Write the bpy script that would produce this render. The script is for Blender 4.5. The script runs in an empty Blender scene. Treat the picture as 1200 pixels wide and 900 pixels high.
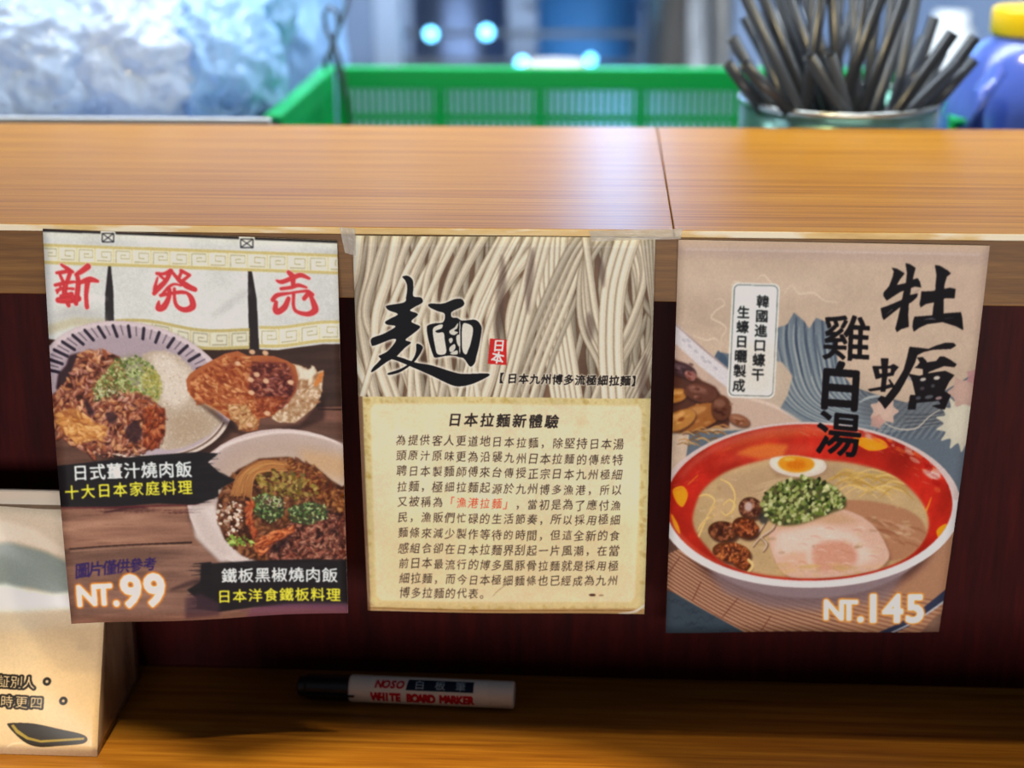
import bpy, bmesh, math, random
import numpy as np
from mathutils import Vector, Matrix, Euler

C = bpy.context.scene.collection
R = math.radians

# ------------------------------------------------------------------ camera
CAM_H = 0.273                     # camera height above the bar top (bar top is z = 0)
FPX = 1800.0                      # focal length in pixels of the 1200 px frame
PITCH, YAW, ROLL = 20.0, 3.3, 0.25
D0 = 1.074                        # distance of the bar's front edge
cam_data = bpy.data.cameras.new('camera')
cam = bpy.data.objects.new('camera', cam_data)
C.objects.link(cam)
cam.location = (0, 0, CAM_H)
cam.rotation_euler = Euler((R(90 - PITCH), R(ROLL), R(YAW)), 'XYZ')
cam_data.sensor_width = 36.0
cam_data.lens = FPX * 36.0 / 1200.0
cam_data.clip_start = 0.02
cam_data.dof.use_dof = True
cam_data.dof.focus_distance = 1.14
cam_data.dof.aperture_fstop = 3.1
bpy.context.scene.camera = cam
CR = cam.rotation_euler.to_matrix()

def ray(px, py):
    return CR @ Vector(((px - 600) / FPX, -(py - 450) / FPX, -1.0))
def at(px, py, Y):
    d = ray(px, py); t = Y / d.y
    return Vector((0, 0, CAM_H)) + d * t
def onz(px, py, z):
    d = ray(px, py); t = (z - CAM_H) / d.z
    return Vector((0, 0, CAM_H)) + d * t

# ------------------------------------------------------------------ world, lights, exposure
sc = bpy.context.scene
w = bpy.data.worlds.new('world'); sc.world = w; w.use_nodes = True
w.node_tree.nodes['Background'].inputs[0].default_value = (0.75, 0.82, 1.0, 1)
w.node_tree.nodes['Background'].inputs[1].default_value = 0.12
sc.view_settings.view_transform = 'Standard'
sc.view_settings.look = 'None'
sc.view_settings.gamma = 1
sc.view_settings.use_curve_mapping = False
sc.view_settings.exposure = 0.0

def area(name, loc, target, sx, sy, power, col, spread=180):
    l = bpy.data.lights.new(name, 'AREA'); l.shape = 'RECTANGLE'
    l.size = sx; l.size_y = sy; l.energy = power; l.color = col; l.spread = R(spread)
    o = bpy.data.objects.new(name, l); C.objects.link(o); o.location = loc
    o.rotation_euler = (Vector(target) - Vector(loc)).to_track_quat('-Z', 'Y').to_euler()
    return o
# soft frontal fill added behind the viewer for the posters, kept low
area('dining_side_light', (0.3, -2.4, 0.10), (0, 1.1, -0.15), 3.4, 0.75, 92, (1.0, 0.97, 0.93))
# cool kitchen ceiling tubes
area('kitchen_ceiling_light', (-0.1, 2.05, 1.45), (0.0, 3.3, -0.3), 3.0, 0.6, 102, (0.80, 0.90, 1.0), 150)
area('kitchen_ceiling_light', (-0.1, 2.6, 1.75), (-0.1, 2.0, -0.1), 2.6, 0.4, 10, (0.84, 0.92, 1.0))
def spot(name, loc, target, power, col, cone, blend, size=.02):
    l = bpy.data.lights.new(name, 'SPOT'); l.energy = power; l.color = col; l.spot_size = R(cone); l.spot_blend = blend; l.shadow_soft_size = size
    o = bpy.data.objects.new(name, l); C.objects.link(o); o.location = loc
    o.rotation_euler = (Vector(target) - Vector(loc)).to_track_quat('-Z', 'Y').to_euler(); return o
# warm downlight over the bar top, a little to the kitchen side: the bar shades the lower table
spot('bar_downlight', (0.0, D0 + 0.12, 1.7), (0.0, D0 + 0.12, 0), 66, (1.0, 0.80, 0.42), 95, .5, .03)
# warm downlights over the lower table, in front of the bar
spot('table_downlight', (-0.06, 0.55, 1.5), (-0.10, 0.66, -0.4), 260, (1.0, 0.84, 0.42), 21.8, .02)
spot('table_downlight', (-0.40, 0.62, 1.5), (-0.42, 0.80, -0.4), 190, (1.0, 0.84, 0.5), 13.6, .02)
spot('table_downlight', (0.62, 0.62, 1.5), (0.66, 0.70, -0.4), 480, (1.0, 0.84, 0.42), 17.8, .02)

# ------------------------------------------------------------------ helpers
def tag(o, label=None, cat=None, group=None, kind=None):
    if label: o['label'] = label
    if cat: o['category'] = cat
    if group: o['group'] = group
    if kind: o['kind'] = kind
    return o
def empty(name, loc, label=None, cat=None, group=None, kind=None):
    o = bpy.data.objects.new(name, None); C.objects.link(o); o.location = loc
    o.empty_display_size = 0.02
    return tag(o, label, cat, group, kind)
def link(name, me, mat=None, parent=None):
    o = bpy.data.objects.new(name, me); C.objects.link(o)
    if mat is not None: me.materials.append(mat)
    if parent is not None:
        o.parent = parent
        o.matrix_parent_inverse = Matrix.Translation(-Vector(parent.location))
    return o
def mesh(name, verts, faces, mat=None, parent=None, smooth=False):
    me = bpy.data.meshes.new(name)
    me.from_pydata([tuple(v) for v in verts], [], faces); me.update()
    if smooth: me.polygons.foreach_set('use_smooth', [True] * len(me.polygons))
    return link(name, me, mat, parent)
def from_bm(name, bm, mat=None, parent=None, smooth=False):
    bmesh.ops.recalc_face_normals(bm, faces=bm.faces)
    me = bpy.data.meshes.new(name); bm.to_mesh(me); bm.free()
    if smooth: me.polygons.foreach_set('use_smooth', [True] * len(me.polygons))
    return link(name, me, mat, parent)
def bm_box(bm, x0, x1, y0, y1, z0, z1, bev=0.0, seg=2):
    r = bmesh.ops.create_cube(bm, size=1.0)
    for v in r['verts']:
        v.co = Vector(((x0 + x1) / 2 + v.co.x * (x1 - x0), (y0 + y1) / 2 + v.co.y * (y1 - y0), (z0 + z1) / 2 + v.co.z * (z1 - z0)))
    if bev > 0:
        es = {e for v in r['verts'] for e in v.link_edges}
        bmesh.ops.bevel(bm, geom=list(es), offset=bev, segments=seg, affect='EDGES', profile=0.5)
    return r
def box(name, x0, x1, y0, y1, z0, z1, mat=None, parent=None, bev=0.0, seg=2):
    bm = bmesh.new(); bm_box(bm, x0, x1, y0, y1, z0, z1, bev, seg)
    return from_bm(name, bm, mat, parent)
def bm_lathe(bm, prof, n=48, cx=0, cy=0, closed=False):
    rings = []
    for r, z in prof:
        rings.append([bm.verts.new((cx + r * math.cos(2 * math.pi * k / n), cy + r * math.sin(2 * math.pi * k / n), z)) for k in range(n)])
    for i in range(len(rings) - 1):
        a, b = rings[i], rings[i + 1]
        for k in range(n):
            bm.faces.new((a[k], a[(k + 1) % n], b[(k + 1) % n], b[k]))
    if closed:
        bm.faces.new(rings[0][::-1]); bm.faces.new(rings[-1])
def bm_tube(bm, pts, rad, n=10, cap=True):
    pts = [Vector(p) for p in pts]
    rs = rad if isinstance(rad, (list, tuple)) else [rad] * len(pts)
    rings = []; up = Vector((0.13, 0.31, 0.94)).normalized()
    for i, p in enumerate(pts):
        t = (pts[min(i + 1, len(pts) - 1)] - pts[max(i - 1, 0)]).normalized()
        a = t.cross(up)
        if a.length < 1e-3: a = t.cross(Vector((1, 0, 0)))
        a.normalize(); b = t.cross(a)
        rings.append([bm.verts.new(p + (a * math.cos(2 * math.pi * k / n) + b * math.sin(2 * math.pi * k / n)) * rs[i]) for k in range(n)])
    for i in range(len(rings) - 1):
        a, b = rings[i], rings[i + 1]
        for k in range(n):
            bm.faces.new((a[k], a[(k + 1) % n], b[(k + 1) % n], b[k]))
    if cap:
        bm.faces.new(rings[0][::-1]); bm.faces.new(rings[-1])

def srgb(c):
    def f(v):
        v /= 255.0
        return v / 12.92 if v <= 0.04045 else ((v + 0.055) / 1.055) ** 2.4
    return (f(c[0]), f(c[1]), f(c[2]), 1.0)
def mat(name, col, rough=0.5, metal=0.0, trans=0.0, ior=1.45, coat=0.0, emit=None, emit_s=0.0, bump=None, var=None, alpha=1.0, sheen=0.0):
    """col = sRGB 0-255; bump=(scale,strength[,stretch]); var=(col2, scale[,stretch])"""
    m = bpy.data.materials.new(name); m.use_nodes = True
    nt = m.node_tree; b = nt.nodes['Principled BSDF']
    b.inputs['Base Color'].default_value = srgb(col)
    b.inputs['Roughness'].default_value = rough
    b.inputs['Metallic'].default_value = metal
    b.inputs['Transmission Weight'].default_value = trans
    b.inputs['IOR'].default_value = ior
    b.inputs['Coat Weight'].default_value = coat
    b.inputs['Coat Roughness'].default_value = 0.12
    b.inputs['Alpha'].default_value = alpha
    if emit is not None:
        b.inputs['Emission Color'].default_value = srgb(emit); b.inputs['Emission Strength'].default_value = emit_s
    def coords(st):
        tc = nt.nodes.new('ShaderNodeTexCoord'); mp = nt.nodes.new('ShaderNodeMapping')
        nt.links.new(tc.outputs['Object'], mp.inputs[0]); mp.inputs['Scale'].default_value = st
        return mp.outputs[0]
    if var is not None:
        n = nt.nodes.new('ShaderNodeTexNoise'); n.inputs['Scale'].default_value = var[1]; n.inputs['Detail'].default_value = 5
        nt.links.new(coords(var[2] if len(var) > 2 else (1, 1, 1)), n.inputs['Vector'])
        r = nt.nodes.new('ShaderNodeValToRGB')
        r.color_ramp.elements[0].position = 0.35; r.color_ramp.elements[0].color = srgb(col)
        r.color_ramp.elements[1].position = 0.65; r.color_ramp.elements[1].color = srgb(var[0])
        nt.links.new(n.outputs['Fac'], r.inputs[0]); nt.links.new(r.outputs[0], b.inputs['Base Color'])
    if bump is not None:
        n = nt.nodes.new('ShaderNodeTexNoise'); n.inputs['Scale'].default_value = bump[0]; n.inputs['Detail'].default_value = 4
        nt.links.new(coords(bump[2] if len(bump) > 2 else (1, 1, 1)), n.inputs['Vector'])
        bp = nt.nodes.new('ShaderNodeBump'); bp.inputs['Strength'].default_value = bump[1]; bp.inputs['Distance'].default_value = 0.004
        nt.links.new(n.outputs['Fac'], bp.inputs['Height']); nt.links.new(bp.outputs[0], b.inputs['Normal'])
    return m
# ------------------------------------------------------------------ a small painter for the flat prints
_rng = np.random.default_rng(7)
def vnoise(h, w, cx, cy, rng):
    """smooth value noise on a h x w grid with cx x cy cells"""
    g = rng.random((cy + 2, cx + 2)).astype(np.float32)
    y = np.linspace(0, cy, h, dtype=np.float32); x = np.linspace(0, cx, w, dtype=np.float32)
    yi = y.astype(int); xi = x.astype(int); fy = (y - yi)[:, None]; fx = (x - xi)[None, :]
    fy = fy * fy * (3 - 2 * fy); fx = fx * fx * (3 - 2 * fx)
    a = g[yi][:, xi]; b = g[yi][:, xi + 1]; c = g[yi + 1][:, xi]; d = g[yi + 1][:, xi + 1]
    return (a * (1 - fx) + b * fx) * (1 - fy) + (c * (1 - fx) + d * fx) * fy
def fbm(h, w, cx, cy, rng, oct=4):
    s = 0; amp = 1; tot = 0
    for i in range(oct):
        s = s + amp * vnoise(h, w, max(1, int(cx * 2 ** i)), max(1, int(cy * 2 ** i)), rng); tot += amp; amp *= 0.55
    return s / tot
def boxblur(m, r):
    r = int(r)
    if r < 1: return m
    for ax in (0, 1):
        for _ in range(2):
            p = [(0, 0)] * m.ndim; p[ax] = (r + 1, r)
            c = np.cumsum(np.pad(m, p, mode='edge'), axis=ax)
            n = m.shape[ax]
            a = np.take(c, range(2 * r + 1, 2 * r + 1 + n), axis=ax); b = np.take(c, range(0, n), axis=ax)
            m = (a - b) / (2 * r + 1)
    return m
def smooth_pts(pts, closed=False, k=6):
    P = np.array(pts, float); n = len(P)
    if n < 3: return P
    out = []
    rngi = range(n) if closed else range(n - 1)
    for i in rngi:
        if closed: p0, p1, p2, p3 = P[(i - 1) % n], P[i], P[(i + 1) % n], P[(i + 2) % n]
        else: p0, p1, p2, p3 = P[max(i - 1, 0)], P[i], P[i + 1], P[min(i + 2, n - 1)]
        for t in np.linspace(0, 1, k, endpoint=False):
            out.append(0.5 * ((2 * p1) + (-p0 + p2) * t + (2 * p0 - 5 * p1 + 4 * p2 - p3) * t ** 2 + (-p0 + 3 * p1 - 3 * p2 + p3) * t ** 3))
    if not closed: out.append(P[-1])
    return np.array(out)
def homography(src, dst):
    A = []; bb = []
    for (x, y), (u, v) in zip(src, dst):
        A.append([x, y, 1, 0, 0, 0, -u * x, -u * y]); bb.append(u)
        A.append([0, 0, 0, x, y, 1, -v * x, -v * y]); bb.append(v)
    h = np.linalg.solve(np.array(A, float), np.array(bb, float))
    return np.append(h, 1).reshape(3, 3)

_glyphs = {}
def glyph(ch, bold):
    key = (ch, bold)
    if key not in _glyphs:
        cu = bpy.data.curves.new('g', 'FONT'); cu.body = ch; cu.size = 1.0; cu.offset = bold; cu.resolution_u = 3
        o = bpy.data.objects.new('g', cu); C.objects.link(o)
        dg = bpy.context.evaluated_depsgraph_get(); me = o.evaluated_get(dg).to_mesh()
        me.calc_loop_triangles()
        v = np.zeros(len(me.vertices) * 3); me.vertices.foreach_get('co', v); v = v.reshape(-1, 3)[:, :2]
        t = np.zeros(len(me.loop_triangles) * 3, int); me.loop_triangles.foreach_get('vertices', t)
        _glyphs[key] = (v.copy(), t.reshape(-1, 3).copy())
        o.evaluated_get(dg).to_mesh_clear()
        bpy.data.objects.remove(o); bpy.data.curves.remove(cu)
    return _glyphs[key]

class Canvas:
    def __init__(self, quad, W, H, base, seed=1):
        self.W, self.H = W, H
        self.M = homography(quad, [(0, 0), (W, 0), (W, H), (0, H)])
        self.a = np.zeros((H, W, 3), np.float32); self.a[:] = np.array(base, np.float32) / 255
        self.rng = np.random.default_rng(seed)
        q = np.array(quad, float)
        self.s = W / (0.5 * (np.linalg.norm(q[1] - q[0]) + np.linalg.norm(q[2] - q[3])))
        self.clipmask = None
    def m(self, pts):
        P = np.array(pts, float).reshape(-1, 2)
        q = np.c_[P, np.ones(len(P))] @ self.M.T
        return q[:, :2] / q[:, 2:]
    # --- masks (x0,y0,array)
    def pmask(self, P, pad=0):
        x0 = int(max(0, math.floor(P[:, 0].min()) - pad)); x1 = int(min(self.W, math.ceil(P[:, 0].max()) + 1 + pad))
        y0 = int(max(0, math.floor(P[:, 1].min()) - pad)); y1 = int(min(self.H, math.ceil(P[:, 1].max()) + 1 + pad))
        if x1 <= x0 or y1 <= y0: return None
        h, w = y1 - y0, x1 - x0
        wind = np.zeros((h, w + 1), np.int16)
        n = len(P)
        rows = np.arange(h) + y0 + 0.5
        for i in range(n):
            ax, ay = P[i]; bx, by = P[(i + 1) % n]
            if ay == by: continue
            lo, hi = (ay, by) if ay < by else (by, ay)
            r0 = max(0, int(math.ceil(lo - y0 - 0.5))); r1 = min(h, int(math.ceil(hi - y0 - 0.5)))
            if r1 <= r0: continue
            yy = rows[r0:r1]; xs = ax + (yy - ay) * (bx - ax) / (by - ay)
            ci = np.clip(np.ceil(xs - x0 - 0.5).astype(int), 0, w)
            np.add.at(wind, (np.arange(r0, r1), ci), 1 if by > ay else -1)
        return x0, y0, (np.cumsum(wind, axis=1)[:, :w] != 0).astype(np.float32)
    def comp(self, x0, y0, k, col, a=1.0):
        h, w = k.shape; sl = (slice(y0, y0 + h), slice(x0, x0 + w))
        if self.clipmask is not None: k = k * self.clipmask[sl]
        k = (k * a)[..., None]
        c = col[sl] if isinstance(col, np.ndarray) and col.ndim == 3 else np.array(col, np.float32) / 255
        self.a[sl] = self.a[sl] * (1 - k) + c * k
    def poly(self, pts, col, a=1.0, soft=0, sm=False, tex=None, raw=False):
        P = self.m(smooth_pts(pts, True) if sm else pts) if not raw else np.array(pts, float)
        s = soft * self.s; r = self.pmask(P, int(s * 2 + 1) if s else 0)
        if r is None: return
        x0, y0, k = r
        if s >= 1: k = boxblur(k, s)
        if tex is not None: k = k * tex[y0:y0 + k.shape[0], x0:x0 + k.shape[1]]
        self.comp(x0, y0, k, col, a)
    def stroke_poly(self, pts, wd, sm=True):
        P = smooth_pts(pts) if sm else np.array(pts, float)
        P = self.m(P); n = len(P)
        w = np.interp(np.linspace(0, 1, n), np.linspace(0, 1, len(wd)), wd) if hasattr(wd, '__len__') else np.full(n, wd)
        w = w * self.s / 2
        T = np.gradient(P, axis=0); T /= np.maximum(np.linalg.norm(T, axis=1, keepdims=True), 1e-6)
        N = np.c_[-T[:, 1], T[:, 0]]
        L = P + N * w[:, None]; Rr = P - N * w[:, None]
        th = np.linspace(-math.pi / 2, math.pi / 2, 7)[1:-1]
        def cap(p, t, nn, r): return np.array([p + r * (math.cos(x) * t + math.sin(x) * nn) for x in th])
        e = cap(P[-1], T[-1], N[-1], w[-1])[::-1]; b = cap(P[0], -T[0], -N[0], w[0])[::-1]
        return np.vstack([L, e, Rr[::-1], b])
    def stroke(self, pts, wd, col, a=1.0, soft=0, sm=True):
        P = self.stroke_poly(pts, wd, sm); s = soft * self.s
        r = self.pmask(P, int(s * 2 + 1) if s else 0)
        if r is None: return
        x0, y0, k = r
        if s >= 1: k = boxblur(k, s)
        self.comp(x0, y0, k, col, a)
    def ell(self, cx, cy, rx, ry, col, a=1.0, rot=0, soft=0, tex=None, a0=0, a1=360):
        t = np.radians(np.linspace(a0, a1, 40)); c, s = math.cos(R(rot)), math.sin(R(rot))
        x = rx * np.cos(t); y = ry * np.sin(t)
        self.poly(np.c_[cx + x * c - y * s, cy + x * s + y * c], col, a, soft, tex=tex)
    def dabs(self, pts, sizes, cols, a=1.0, asp=2.0, rots=None, soft=False):
        """many small ellipses; pts in photo px"""
        Q = self.m(pts)
        for i, (x, y) in enumerate(Q):
            r = sizes[i] * self.s; th = (rots[i] if rots is not None else self.rng.random() * math.pi)
            ra, rb = r, r / asp; e = int(r + 2)
            X0, Y0 = int(x) - e, int(y) - e
            xa, ya = max(0, X0), max(0, Y0); xb, yb = min(self.W, X0 + 2 * e + 1), min(self.H, Y0 + 2 * e + 1)
            if xb <= xa or yb <= ya: continue
            gx = np.arange(xa, xb)[None, :] - x; gy = np.arange(ya, yb)[:, None] - y
            u = gx * math.cos(th) + gy * math.sin(th); v = -gx * math.sin(th) + gy * math.cos(th)
            d = (u / ra) ** 2 + (v / rb) ** 2
            k = np.clip((1 - d) * (1.0 if soft else 4), 0, 1).astype(np.float32)
            self.comp(xa, ya, k, cols[i], a)
    def scatter(self, poly, n, smin, smax, pal, a=0.9, asp=2.0, rot=None, soft=False, jit=12):
        """random dabs inside a polygon given in photo px"""
        P = np.array(poly, float); lo, hi = P.min(0), P.max(0)
        out = []
        while len(out) < n:
            q = lo + self.rng.random((n * 3, 2)) * (hi - lo)
            ins = np.zeros(len(q), bool); m = len(P)
            for i in range(m):
                x1, y1 = P[i]; x2, y2 = P[(i + 1) % m]
                if y1 == y2: continue
                c = ((q[:, 1] < y1) != (q[:, 1] < y2)) & (q[:, 0] < (x2 - x1) * (q[:, 1] - y1) / (y2 - y1) + x1)
                ins ^= c
            out += list(q[ins])
        q = np.array(out[:n]); pal = np.array(pal, float)
        cols = pal[self.rng.integers(0, len(pal), n)] + self.rng.normal(0, jit, (n, 1))
        cols = np.clip(cols, 0, 255)
        sz = smin + (smax - smin) * self.rng.random(n) ** 1.6
        rots = None if rot is None else R(rot) + self.rng.normal(0, 0.35, n)
        self.dabs(q, sz, cols, a, asp, rots, soft)
    def meat(self, poly, n, smin, smax, dark, mid, light, rot=None):
        """layered glossy pieces: mottled base, then shaded lumps with lit tops and dark gaps"""
        P = np.array(poly, float); lo, hi = P.min(0), P.max(0); rng = self.rng
        Q = self.m(poly); r = self.pmask(Q, 4)
        if r is None: return
        x0, y0, k = r; h, w_ = k.shape; cell = smax * self.s * 0.9
        f = fbm(h, w_, w_ / cell, h / cell, rng, 4); g = fbm(h, w_, w_ / cell * 1.7, h / cell * 1.7, rng, 3)
        D, M1, M2, L1 = (np.array(v, np.float32) / 255 for v in (dark, mid[0], mid[-1], light[0]))
        f = np.clip((f - .30) / .36, 0, 1)[..., None]; g = np.clip((g - .35) / .3, 0, 1)[..., None]
        col = D * (1 - f) + (M1 * g + M2 * (1 - g)) * f; col = col + (L1 - col) * np.clip((f - .82) * 3, 0, .6)
        full = self.a.copy() if False else None
        sl = (slice(y0, y0 + h), slice(x0, x0 + w_)); kk = boxblur(k, 2)[..., None] * .85
        if self.clipmask is not None: kk = kk * self.clipmask[sl][..., None]
        self.a[sl] = self.a[sl] * (1 - kk) + col.astype(np.float32) * kk
        c_ = 0; m = len(P)
        while c_ < n:
            c = lo + rng.random(2) * (hi - lo); ins = False
            for i in range(m):
                x1, y1 = P[i]; x2, y2 = P[(i + 1) % m]
                if (y1 > c[1]) != (y2 > c[1]) and c[0] < (x2 - x1) * (c[1] - y1) / (y2 - y1) + x1: ins = not ins
            if not ins: continue
            c_ += 1
            big = 1 - c_ / n
            s = smin + (smax - smin) * (0.25 + .75 * big) * rng.random() ** .6
            th = rng.random() * 6.28 if rot is None else R(rot) + rng.normal(0, .5)
            cv = rng.normal(0, .22); L = s * (.7 + .6 * rng.random())
            pts = [c + L * np.array([math.cos(th + cv * t) * t, math.sin(th + cv * t) * t]) for t in (-1, -.35, .35, 1)]
            w = s * (0.55 + .6 * rng.random())
            md = np.clip(np.array(mid[rng.integers(len(mid))], float) + rng.normal(0, 15), 0, 255)
            self.stroke([p + (0.4, w * .28) for p in pts], [w * .5, w * 1.1, w * 1.0, w * .4], dark, 0.6, soft=.4)
            self.stroke(pts, [w * .5, w, w * .9, w * .3], md, 0.8, soft=.35)
            if rng.random() < .6:
                lt = light[rng.integers(len(light))]
                self.stroke([p - (0.1, w * .2) for p in pts[:3]], [w * .1, w * .4, w * .1], lt, 0.5, soft=.35)
    def text(self, ch, cx, cy, size, col, bold=0.0, rot=0.0, shear=0.0, sx=1.0, a=1.0, adv=None, halo=None, cap=False):
        """one glyph: em box centred at (cx, cy) of the photo px frame"""
        v, t = glyph(ch, 0.0)
        if len(v) == 0: return
        ex = (v[:, 0].min() + v[:, 0].max()) / 2 if (cap or ord(ch) < 0x3000) else 0.5
        ey = 0.36
        u = (v[:, 0] - ex) * size * sx; q = (v[:, 1] - ey) * size
        u2 = u + q * shear
        c, s = math.cos(R(rot)), math.sin(R(rot))
        P = self.m(np.c_[cx + u2 * c + q * s, cy + u2 * s - q * c])
        e = 3 + int(bold * size * self.s) + int((halo[1] if halo else 0) * self.s * 2)
        x0 = max(0, int(P[:, 0].min()) - e); y0 = max(0, int(P[:, 1].min()) - e)
        x1 = min(self.W, int(P[:, 0].max()) + e + 1); y1 = min(self.H, int(P[:, 1].max()) + e + 1)
        if x1 <= x0 or y1 <= y0: return
        k = np.zeros((y1 - y0, x1 - x0), np.float32)
        Q = P - (x0, y0)
        for tri in t:
            A, B, D = Q[tri[0]], Q[tri[1]], Q[tri[2]]
            det = (B[0] - A[0]) * (D[1] - A[1]) - (B[1] - A[1]) * (D[0] - A[0])
            if abs(det) < 1e-6: continue
            if det < 0: B, D = D, B
            xa = max(0, int(min(A[0], B[0], D[0]) - .5)); xb = min(k.shape[1], int(max(A[0], B[0], D[0]) + 1.5))
            ya = max(0, int(min(A[1], B[1], D[1]) - .5)); yb = min(k.shape[0], int(max(A[1], B[1], D[1]) + 1.5))
            if xb <= xa or yb <= ya: continue
            gx = np.arange(xa, xb)[None, :] + 0.5; gy = np.arange(ya, yb)[:, None] + 0.5
            tol = -0.02 * self.s
            inside = None
            for (p, r) in ((A, B), (B, D), (D, A)):
                f = (r[0] - p[0]) * (gy - p[1]) - (r[1] - p[1]) * (gx - p[0])
                g = f >= tol
                inside = g if inside is None else inside & g
            k[ya:yb, xa:xb][inside] = 1
        rr = bold * size * self.s
        if rr > .3:
            k = np.pad(k, 0); src = k.copy(); n_ = max(8, int(rr * 6))
            for q_ in np.arange(0, 6.283, 6.283 / n_):
                for rad in ((rr,) if rr < 2.5 else (rr, rr * .5)):
                    dx, dy = int(round(rad * math.cos(q_))), int(round(rad * math.sin(q_)))
                    k = np.maximum(k, np.roll(np.roll(src, dy, 0), dx, 1))
        if halo:
            hk = np.clip(boxblur(np.clip(boxblur(k, halo[1] * self.s * .5) * 6, 0, 1), halo[1] * self.s * .3), 0, 1)
            self.comp(x0, y0, hk, halo[0], halo[2] if len(halo) > 2 else 1)
        if halo != 'only': self.comp(x0, y0, k, col, a)
    def line(self, s, x0, y0, x1, y1, size, col, **kw):
        n = len(s)
        for i, ch in enumerate(s):
            if ch == ' ': continue
            f = i / max(1, n - 1)
            self.text(ch, x0 + (x1 - x0) * f, y0 + (y1 - y0) * f, size, col, **kw)
    def image(self, name, gain=1.0, blur=1):
        g = fbm(self.H, self.W, self.W // 5, self.H // 5, self.rng, 2)[..., None] - .5
        a = np.clip(boxblur(self.a, blur) * (1 + .07 * g), 0, 1)
        a = np.where(a < .5, .5 * (a * 2) ** 1.22, a)        # ink density
        lin = np.where(a <= 0.04045, a / 12.92, ((a + 0.055) / 1.055) ** 2.4) * gain
        lin = np.clip(lin, 0.003, 0.86)
        a = np.where(lin <= 0.0031308, lin * 12.92, 1.055 * lin ** (1 / 2.4) - 0.055)
        im = bpy.data.images.new(name, self.W, self.H, alpha=False)
        buf = np.ones((self.H, self.W, 4), np.float32); buf[..., :3] = a[::-1]
        im.pixels.foreach_set(buf.ravel()); im.update(); im.pack()
        return im
def Z(x0, y0, s, pts):
    return [(x0 + x / s, y0 + y / s) for x, y in pts]
def proj(p):
    q = CR.transposed() @ (Vector(p) - Vector((0, 0, CAM_H)))
    return (600 + FPX * q.x / -q.z, 450 - FPX * q.y / -q.z)
# ------------------------------------------------------------------ print of the left menu (two rice dishes under a shop curtain)
QL = [(50, 268), (395, 282), (408, 718), (83, 732)]
QC = [(413, 276), (768, 279), (755, 720), (431, 716)]
QR = [(795, 281), (1160, 288), (1100, 740), (780, 741)]

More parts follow.
